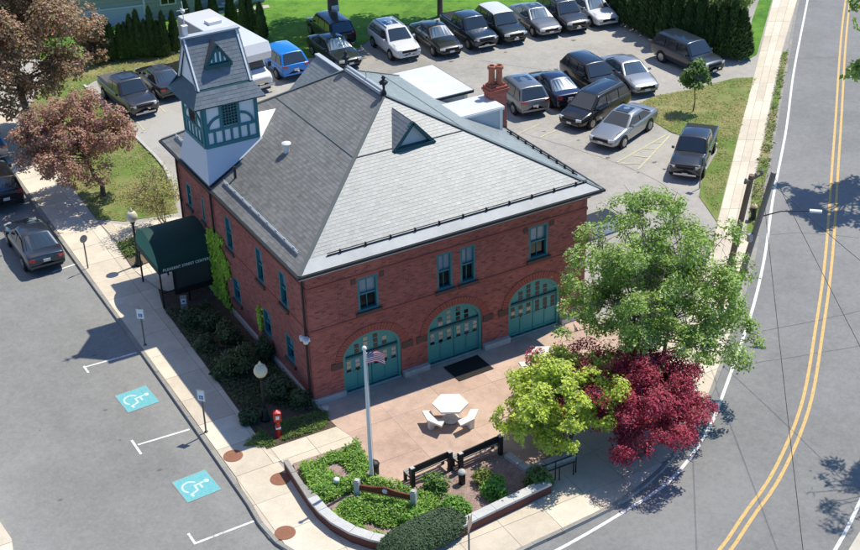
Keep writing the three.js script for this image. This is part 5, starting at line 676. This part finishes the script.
tree('bronze_bush_tree', 'small rounded bronze tree at the end of the evergreen row', 5.1,-43.73, { c: [0, 1.7, 0], r: [1.0, 1.3, 1.0], n: 16, cr: .6, tr: .07, leaf: [.16, .24], count: 3800, gap: .38, cols: BRONZE, flat: .9 });
tree('green_tree', 'tall airy light green tree between the plaza and the road', 11.95, 5.75, { c: [-.1, 4.9, .1], r: [4.0, 4.0, 3.5], n: 112, cr: .78, inner: .25, tr: .1, stems: [[0, 0], [.35, .2], [-.3, .25], [.1, -.35]], fork: 1.9, leaf: [.075, .135], count: 46000, gap: .5, freq: 2, cols: GREEN, twigs: 6, flat: 1, up: .8, bark: M.barkPale, extra: [[3.5, 3.1, 1.6, .6], [3.9, 2.9, 1.8, .4], [3.4, 2.7, 2.4, .6], [2.4, 2.5, 2.9, .7], [-2.6, 7.1, .4, .5], [.7, 8.4, .2, .5], [-.6, 8.9, 0, .5], [-4.0, 5.6, .6, .5], [-4.4, 4.7, .8, .45]] });
tree('red_maple', 'low spreading crimson maple beside the road bend', 9.6, 8.95, { c: [.0, 2.1, -.55], r: [2.75, 1.65, 2.7], n: 120, cr: .55, inner: .45, tr: .09, stems: [[0, 0], [.2, .1], [-.18, .12]], fork: .8, leaf: [.055, .13], count: 44000, gap: .46, freq: 2.4, cols: CRIMSON, flat: .6, up: .8, extra: [[-1.5, 2.4, -3.4, .65], [-.8, 2.6, -3.9, .7], [.0, 2.7, -3.6, .6], [-1.9, 2.6, -4.4, .45], [2.5, 1.5, .6, .5]] });
tree('lime_tree', 'yellow-green small tree between the plaza and the crimson maple', 7.2, 7.25, { c: [-.15, 2.35, .0], r: [2.45, 1.8, 2.4], n: 84, cr: .55, inner: .4, tr: .08, stems: [[0, 0], [.2, .05], [-.15, .15]], fork: .8, leaf: [.085, .135], count: 27000, gap: .47, freq: 2.2, cols: LIME, flat: .7, up: .9 });
{ const b = [32.49,-4.28]; tree('street_tree', 'broad green tree whose branch enters at the right edge', 35.6, -3.5, { c: [0, 8.3, 0], r: [2.9, 2.4, 2.9], n: 40, cr: .8, tr: .2, leaf: [.18, .27], count: 8000, gap: .5, cols: GREEN, extra: [[b[0] - 35.6, 6.2, b[1] + 3.5, .75], [b[0] - 35.2, 6.4, b[1] + 4, .7]] }); }
tree('street_tree', 'feathery tree outside the lower right corner casting a dappled shadow', 19.3, 14.4, { c: [0, 7.8, 0], r: [2.2, 1.9, 2.6], n: 36, cr: .5, tr: .1, leaf: [.08, .26], count: 2600, gap: .5, cols: GREEN });
tree('young_tree', 'slim young tree staked in the dry lawn', 32.51,-15.94, { c: [.05, 2.15, 0], r: [.75, .75, .75], n: 12, cr: .38, tr: .035, fork: 1.25, leaf: [.13, .2], count: 1500, gap: .36, cols: [[.13, .25, .035], [.17, .3, .05], [.1, .2, .03]], flat: .8 });
{ const q = [18.5,-39.45], b = [20.99,-40.44]; tree('lawn_tree', 'tall trunk with a white notice rising behind the black off-roader', b[0], b[1], { c: [q[0] + 5.3 - b[0], 9.8, q[1] - 1.15 - b[1]], r: [4.4, 2.4, 4.6], n: 40, cr: 1.3, tr: .36, fork: 6.4, leaf: [.24, .34], count: 12000, gap: .4, cols: GREEN, flat: .4 }); }
tree('lawn_tree', 'slender dark trunk rising behind the navy pickup', 28.67,-39.12, { c: [0, 9, -1], r: [3, 2.3, 3], n: 22, cr: 1.2, tr: .17, fork: 6, leaf: [.24, .34], count: 5000, gap: .42, cols: GREEN });
{ const q = [20.99,-40.44]; const t = thing('tree_notice', 'small white notice fixed to the tall lawn trunk', 'notice', q[0] - .05, 1.75, q[1] + .4); mesh('sheet', box(.5, .4, .02), M.white, t); mesh('batten', box(.05, .5, .02, 0, 0, -.02), M.trunk, t); }
{ const t = tree('budding_tree', 'thin pale budding small tree behind the green awning', 0.68,-18.75, { c: [-.35, 2.0, .1], r: [1.6, 1.5, 1.4], n: 44, cr: .5, tr: .035, stems: [[0, 0], [.08, 0], [-.08, .03], [0, .09]], fork: .5, leaf: [.05, .09], count: 4200, gap: .36, cols: [[.5, .52, .1], [.42, .46, .14], [.5, .42, .16]], twigs: 9, flat: .8, up: .8, bark: std([.24, .18, .12], .9) }); }
// columnar evergreens
function evergreenGeo(h, r, n) { const g = leafGeo(.13, .3), gs = [], cols = []; const pos = [], col = [], nrm = []; for (let i = 0; i < n; i++) { const v = Math.pow(rnd(), 1.25), a = rnd() * 6.283, prof = (v < .12 ? .75 + v * 2 : 1) * Math.pow(1 - v, .62) * (.9 + .25 * n3(Math.cos(a) * 2 + 9, v * 7, Math.sin(a) * 2 + 9)), rad = r * prof * rr(.78, 1.05); const q = new THREE.Matrix4().compose(V(Math.cos(a) * rad, .1 + v * h * .97, Math.sin(a) * rad), new THREE.Quaternion().setFromEuler(new THREE.Euler(-1.25 + rr(-.5, .5), Math.PI / 2 - a + rr(-.7, .7), 0, 'YXZ')), V(1, 1, 1).multiplyScalar(rr(.6, 1.25))); const c = g.clone().applyMatrix4(q); pos.push(...c.attributes.position.array); nrm.push(...c.attributes.normal.array); const k = rr(.7, 1.3), y = rnd() < .2 ? 1.4 : 1; for (let j = 0; j < 6; j++) col.push(.05 * k * y, .105 * k * y, .026 * k); } const o = new THREE.BufferGeometry(); o.setAttribute('position', new THREE.Float32BufferAttribute(pos, 3)); o.setAttribute('normal', new THREE.Float32BufferAttribute(nrm, 3)); o.setAttribute('color', new THREE.Float32BufferAttribute(col, 3)); o.setAttribute('uv', new THREE.Float32BufferAttribute(new Float32Array(pos.length / 3 * 2), 2)); return o; }
M.needle = new THREE.MeshStandardMaterial({ color: rgb(1, 1, 1), roughness: .8, side: THREE.DoubleSide, vertexColors: true });
const protoTree = [0, 1, 2].map(() => { const p = new THREE.Group(); mesh('trunk', bar(V(0, 0, 0), V(0, 2.6, 0), .07, .02), M.trunk, p); mesh('foliage', evergreenGeo(2.9, .62, 2600), M.needle, p, 'stuff'); return p; });
let evN = 0; function evergreen(x, z, s, w, label, grp) { const c = protoTree[evN++ % 3].clone(); c.name = numbered('columnar_evergreen'); c.position.set(x, 0, z); c.rotation.y = rnd() * 6; c.scale.set(w * .82, s * .84, w * .82); tag(c, label, 'evergreen', grp); scene.add(c); return c; }
const ORD = 'first second third fourth fifth sixth seventh eighth ninth tenth eleventh twelfth thirteenth fourteenth'.split(' ');
const EVL = ORD.slice(0, 11).map(o => `dark columnar evergreen behind the left bays, ${o} from the bronze bush`).concat(ORD.slice(0, 7).map(o => `dark columnar evergreen before the houses, ${o} counting from the tower`));
const rowL = [[5.78,-43.5],[6.15,-43.48],[6.72,-43.22],[7.03,-43.12],[7.43,-43.08],[7.86,-43.02],[8.28,-42.74],[8.69,-42.7],[9.03,-42.48],[9.4,-42.34],[10.2,-42.61],[12.04,-45.18],[13.18,-45.65],[14.16,-45.5],[15.33,-45.22],[15.56,-43.45],[16.04,-43.5],[16.1,-41.75]]; const hgtL = [1, .98, .95, .97, 1.15, 1.25, 1.0, 1.3, .95, 1.18, 1.1, 1.0, .95, 1.1, 1.0, 1.1, 1.05, 1.0];
rowL.forEach((p, i) => evergreen(p[0], p[1], hgtL[i], .8 + (i % 3) * .06, EVL[i], i < 11 ? 'evergreens behind the left bays' : 'evergreens before the house'));
const rowR = [[38.99,-32.72],[38.81,-31.3],[38.69,-30.12],[38.58,-28.96],[38.53,-27.79],[38.48,-26.65],[38.42,-25.52],[38.67,-24.67],[38.9,-23.84],[39.26,-23.16],[39.61,-22.48],[39.96,-21.81],[40.31,-21.25],[40.67,-20.8]]; rowR.forEach((p, i) => evergreen(p[0], p[1] - .4, 1.36 + .12 * Math.sin(i * 2.3), 1.5, `tall dark evergreen of the hedge beyond the lot, ${ORD[i]} from the white saloon`, 'hedge evergreens beyond the lot'));
[[40.63,-33.74],[40.62,-31.63],[41.13,-30.25],[41.64,-28.9],[42.14,-27.57]].forEach((p, i) => evergreen(p[0], p[1], 1.25 + .1 * (i % 2), 1.4, `dark evergreen in the row behind the lot hedge, ${ORD[i]} from the lawn`, 'second row of hedge evergreens'));
function bush(name, label, x, z, r, ry, cols, n, leaf, grp, y = 0, gap = .25) { const t = thing(name, label, 'shrub', x, y, z, 0, grp); const stems = []; for (let i = 0; i < 6; i++) stems.push(tube([V(0, 0, 0), V(rr(-.5, .5) * r, ry * rr(.5, 1), rr(-.5, .5) * r)], [.025, .01], 4)); mesh('stems', stems, M.trunk, t, 'stuff'); const cl = clumpsIn([0, ry * .55, 0], [r * .72, ry * .5, r * .72], 12, Math.min(r, ry) * .48, .8); leaves('foliage', t, leafGeo(...leaf), cloud(cl, n, gap, 3), cols); return t; }
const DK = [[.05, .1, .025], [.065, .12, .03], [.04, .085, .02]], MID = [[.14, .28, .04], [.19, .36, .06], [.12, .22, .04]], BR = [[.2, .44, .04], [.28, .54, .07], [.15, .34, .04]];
const SHRUB = [[-1.23,-4.28],[-0.92,-8.21],[-1.52,-8.98],[-0.76,-6.74],[0.1,-4.71],[-0.59,-1.64],[-0.04,-0.89],[-2.24,-0.87],[-2,-4.4],[-1.8,-6.82]];
const CLUMP = [[1.74,8.19],[3.6,8.27],[5.13,8.59],[1.96,8.52],[1.75,6.87],[0.19,8.01],[3.56,7.43]];
bush('lawn_shrub', 'pale rounded shrub above the right end of the evergreen hedge', 42.51,-24.9, 1.7, 4.2, [[.3, .42, .07], [.36, .5, .1], [.2, .3, .05]], 5000, [.14, .22]);
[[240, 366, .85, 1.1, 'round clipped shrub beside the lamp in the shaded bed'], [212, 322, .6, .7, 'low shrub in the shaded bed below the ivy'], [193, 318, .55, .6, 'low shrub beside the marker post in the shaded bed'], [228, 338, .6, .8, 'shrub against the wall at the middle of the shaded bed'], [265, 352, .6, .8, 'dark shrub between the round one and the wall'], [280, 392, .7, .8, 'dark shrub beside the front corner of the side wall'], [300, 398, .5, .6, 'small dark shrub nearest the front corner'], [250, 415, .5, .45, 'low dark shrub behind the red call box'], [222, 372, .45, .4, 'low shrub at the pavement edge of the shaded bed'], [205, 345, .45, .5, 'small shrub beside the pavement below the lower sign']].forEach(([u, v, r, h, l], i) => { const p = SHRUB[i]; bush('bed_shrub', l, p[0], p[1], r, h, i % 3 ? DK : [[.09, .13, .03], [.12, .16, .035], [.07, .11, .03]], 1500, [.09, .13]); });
[[.5, .5, BR, 'bright green perennial clump beside the low wall end'], [.62, .55, BR, 'bright green perennial clump in the middle of the gravel'], [.55, .6, MID, 'green clump nearest the stair railing'], [.4, .4, BR, 'small green clump behind the hedge'], [.6, .55, MID, 'leafy clump behind the left bench'], [.5, .42, BR, 'leafy clump below the right name board post'], [.4, .45, [[.3, .36, .06], [.36, .42, .08]], 'yellowish clump beside the right bench']].forEach(([r, h, c, l], i) => { const p = CLUMP[i]; bush('perennial', l, p[0], p[1], r, h, c, 1100, [.07, .16]); });
{ // clipped hedge over the wall
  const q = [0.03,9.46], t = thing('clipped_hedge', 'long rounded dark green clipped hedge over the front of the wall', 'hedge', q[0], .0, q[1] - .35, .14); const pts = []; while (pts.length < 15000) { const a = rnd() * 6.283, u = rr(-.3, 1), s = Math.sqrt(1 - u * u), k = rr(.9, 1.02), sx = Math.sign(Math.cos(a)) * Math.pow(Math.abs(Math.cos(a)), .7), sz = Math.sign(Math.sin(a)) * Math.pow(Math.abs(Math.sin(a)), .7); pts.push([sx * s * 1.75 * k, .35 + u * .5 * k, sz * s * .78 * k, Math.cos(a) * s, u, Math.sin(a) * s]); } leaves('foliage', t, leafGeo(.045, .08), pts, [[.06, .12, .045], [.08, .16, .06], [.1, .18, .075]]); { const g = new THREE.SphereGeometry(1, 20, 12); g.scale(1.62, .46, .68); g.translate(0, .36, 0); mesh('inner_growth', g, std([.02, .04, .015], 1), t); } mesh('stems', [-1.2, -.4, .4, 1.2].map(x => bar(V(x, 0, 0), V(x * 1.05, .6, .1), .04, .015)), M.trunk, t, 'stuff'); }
// ivy on the side wall
function ivy(label, z0, z1, y0, y1, n, shape) { const t = thing('ivy', label, 'climber', IN, 0, 0); const pts = []; let guard = 0; while (pts.length < n && guard++ < n * 9) { const z = rr(z0, z1), y = rr(y0, y1), k = n3(z * 1.3 + 40, y * 1.3 + 40, 7); if (shape((z - z0) / (z1 - z0), (y - y0) / (y1 - y0)) < k) continue; pts.push([-rr(.02, .14), y, z, -1.4, .5, .2]); } leaves('leaves', t, leafGeo(.12, .15), pts, [[.36, .56, .015], [.45, .65, .03], [.27, .45, .012]], [.6, 1.3], .25); mesh('stem', [tube([V(-.03, 0, (z0 + z1) / 2), V(-.03, (y0 + y1) / 2, (z0 * 2 + z1) / 3), V(-.03, y1 * .9, (z0 + z1) / 2)], [.03, .02, .01], 5)], M.trunk, t); }
ivy('large yellow-green ivy climbing the side wall next to the awning', -11.6, -8.75, .1, 3.6, 4200, (u, v) => 1.15 - Math.abs(u - .5) * .75 - v * .5); ivy('narrow ivy strip beside a lower window in the side wall', -5.65, -5.35, .9, 2.0, 160, () => .8);
// ground cover and grass
function scatter(name, poly, n, hgt, geo, cols, dens = .35) { const xs = poly.map(p => p[0]), zs = poly.map(p => p[1]), x0 = Math.min(...xs), x1 = Math.max(...xs), z0 = Math.min(...zs), z1 = Math.max(...zs), pts = []; let guard = 0; while (pts.length < n && guard++ < n * 14) { const p = [rr(x0, x1), rr(z0, z1)]; if (!inside(p, poly)) continue; const k = n3(p[0] * 1.6 + 30, 3, p[1] * 1.6 + 30); if (k < dens) continue; pts.push([p[0], .03 + rnd() * hgt * (k - dens + .25) * 1.6, p[1], 0, .4, 0]); } const im = leaves(name, scene, geo, pts, cols, [.6, 1.4], .6); im.name = numbered(name); tag(im, 'low spreading ' + name.replace('_', ' '), 'ground cover'); return im; }
scatter('green_ground_cover', [[-1.9,3.1],[0.62,2.9],[0.41,4.38],[-0.18,4.86],[1.2,6.8],[1.71,7.38],[0.15,8.68],[-1.03,8.27],[-1.8,7.24],[-2.15,6.27],[-2.27,4.94]], 26000, .38, leafGeo(.05, .12), [[.24, .48, .04], [.32, .58, .06], [.16, .36, .03], [.42, .56, .12], [.12, .26, .04]], .31).userData.label = 'bright green ground cover around the flagpole in the planter';
scatter('lawn_grass', [[-3.15,0.58],[-2.41,1.11],[0.47,1.2],[0.58,0.23],[-0.88,-0.03],[-2.15,0.13]], 4000, .12, leafGeo(.03, .13), [[.15, .3, .03], [.2, .36, .05], [.24, .28, .08]], .3).userData.label = 'thin sunlit grass strip beside the red call box';
scatter('verge_grass', [[43.8,-20.6],[43.94,-20.28],[35.65,-12.29],[28.91,-5.64],[25.15,-2.09],[24.7,-2.38],[28.51,-6.18],[33.15,-10.52]], 2600, .16, leafGeo(.06, .2), [[.12, .24, .03], [.2, .26, .06], [.26, .22, .1]], .38).userData.label = 'rough green weeds in the verge between pavement and kerb';
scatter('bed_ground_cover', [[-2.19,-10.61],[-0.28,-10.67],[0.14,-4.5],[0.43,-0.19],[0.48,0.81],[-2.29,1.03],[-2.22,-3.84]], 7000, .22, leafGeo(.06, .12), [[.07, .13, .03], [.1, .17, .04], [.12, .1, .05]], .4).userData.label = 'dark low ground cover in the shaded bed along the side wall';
scatter('bed_weeds', [[-1.99,-18.16],[-0.54,-17.99],[-1.22,-15.5],[-2.13,-15.49]], 900, .25, leafGeo(.07, .16), [[.12, .22, .03], [.18, .26, .06]], .4).userData.label = 'sparse green plants in the small bed before the awning';
{ // lawn tufts so that the turf edges and surface are uneven
  scatter('lawn_tufts', [[2.9,-44.73],[10.41,-42.02],[9.08,-38.5],[7.39,-39.83],[3.98,-40.6],[3.14,-39.92],[3.24,-25.63],[1.93,-20.08],[-0.8,-20.47],[-1.92,-21.59],[-1.89,-26.79],[-0.87,-36]], 14000, .05, leafGeo(.035, .11), [[.42, .44, .13], [.54, .48, .22], [.3, .38, .08], [.5, .42, .2]], .36).userData.label = 'dry patchy turf tufts on the left lawn';
  scatter('lawn_tufts', [[29.55,-18.23],[32.04,-18.94],[34.52,-18.57],[37.89,-18.54],[39.14,-17.93],[36.91,-16.04],[32.4,-11.83],[27.65,-7.3],[24.7,-4.53],[26.17,-7.39],[30.11,-10.86],[30.9,-12.3],[29.86,-12.97],[29.5,-14.21],[29.75,-16.48]], 8000, .05, leafGeo(.035, .11), [[.4, .46, .12], [.52, .48, .2], [.26, .42, .07], [.48, .42, .19]], .36).userData.label = 'dry patchy turf tufts on the right lawn'; }
// ---------- houses behind ----------
function clapboards(parent, x0, x1, y0, y1, z, mat, pitch = .3) { for (let y = y0; y < y1 - .01; y += pitch) { const h = Math.min(pitch, y1 - y); const g = box(x1 - x0, h - .012, .035, (x0 + x1) / 2, y + h / 2, z); g.translate(0, 0, 0); mesh('clapboard', g, mat, parent); } }
{ const a = [5.02,-51.47], b = [14.27,-49.43]; const ang = -Math.atan2(b[1] - a[1], b[0] - a[0]), L = Math.hypot(b[0] - a[0], b[1] - a[1]); const t = thing('clapboard_house', 'grey-green clapboard house on a pale foundation behind the evergreens', 'house', a[0], 0, a[1], ang); const sage = std([.42, .43, .35], .8), fnd = std([1, 1, 1], .9, 0, { map: groundTex([.5, .54, .57], [.6, .64, .67], 4) });
  mesh('wall', box(L, 6, 9, L / 2, 3, -4.56), sage, t); mesh('foundation', box(L * .62, 1.05, .2, L * .31, .52, -.05), fnd, t); mesh('corner_board', box(.16, 1.5, .26, L * .62, .75, -.04), M.white, t); mesh('water_table', box(L * .62, .1, .28, L * .31, 1.09, -.03), M.white, t); clapboards(t, 0, L, 1.15, 6, -.04, sage, .32); clapboards(t, L * .63, L, .15, 1.15, -.04, sage, .32);
  const w = group('window', t); mesh('frame', box(.86, .5, .1, 1.75 + .6, .55, .08), M.white, w); mesh('pane', box(.7, .36, .04, 1.75 + .6, .55, .125), M.paneDark, w); const w2 = group('window', t); mesh('frame', box(1.15, 1.3, .12, L * .8, 1.55, .02), M.white, w2); mesh('pane', box(.95, 1.1, .06, L * .8, 1.55, .07), M.paneDark, w2); mesh('sash_bar', box(.06, 1.1, .04, L * .8, 1.55, .11), M.white, w2); mesh('roof', prism([[-.3, 6, .3], [-.3, 6, -9.4], [-.3, 9, -4.6]], [L + .6, 0, 0]), M.felt, t); }
{ const a = [14.88,-49.42], b = [19.52,-48.48]; const ang = -Math.atan2(b[1] - a[1], b[0] - a[0]), L = Math.hypot(b[0] - a[0], b[1] - a[1]); const t = thing('grey_house', 'blue-grey house with outside steps at the top edge', 'house', a[0], 0, a[1] - .6, ang); const gr = std([.4, .44, .47], .8); mesh('wall', box(L, 5.5, 8, L / 2, 2.75, -4.04), gr, t); clapboards(t, 0, L, .1, 5.5, -.02, gr, .32); const s = group('steps', t); for (let i = 0; i < 7; i++) mesh('step', box(.9, .06, .3, L * .35 + i * .26, .25 + i * .2, .55), M.white, s); mesh('stringer', beam(V(L * .33, .12, .98), V(L * .33 + 1.8, 1.5, .98), .06, .2), M.white, s); mesh('handrail', beam(V(L * .33, 1.0, 1.0), V(L * .33 + 1.8, 2.4, 1.0), .06, .07), M.white, s); mesh('roof', prism([[-.3, 5.5, .3], [-.3, 5.5, -8.4], [-.3, 8, -4]], [L + .6, 0, 0]), M.felt, t); const w = group('window', t); mesh('frame', box(1, 1.2, .1, L * .8, 2.9, .03), M.white, w); mesh('pane', box(.8, 1, .06, L * .8, 2.9, .07), M.paneDark, w); }
{ const a = [43.57,-31.76], b = [46.78,-31.22]; const t = thing('blue_house', 'pale blue house wall glimpsed above the evergreen hedge', 'house', a[0], 0, a[1] - 1, -Math.atan2(b[1] - a[1], b[0] - a[0])); const bl = std([.42, .54, .62], .8); mesh('wall', box(5.5, 5, 6, 2.7, 2.5, -3.04), bl, t); clapboards(t, 0, 5.45, .1, 5, -.02, bl, .32); const w = group('window', t); mesh('frame', box(1, 1.2, .1, 3.6, 2.2, .03), M.white, w); mesh('pane', box(.8, 1, .06, 3.6, 2.2, .07), M.paneDark, w); mesh('roof', prism([[-.3, 5, .3], [-.3, 5, -6.4], [-.3, 7.5, -3]], [6.1, 0, 0]), M.felt, t); }

renderer.render(scene, camera);
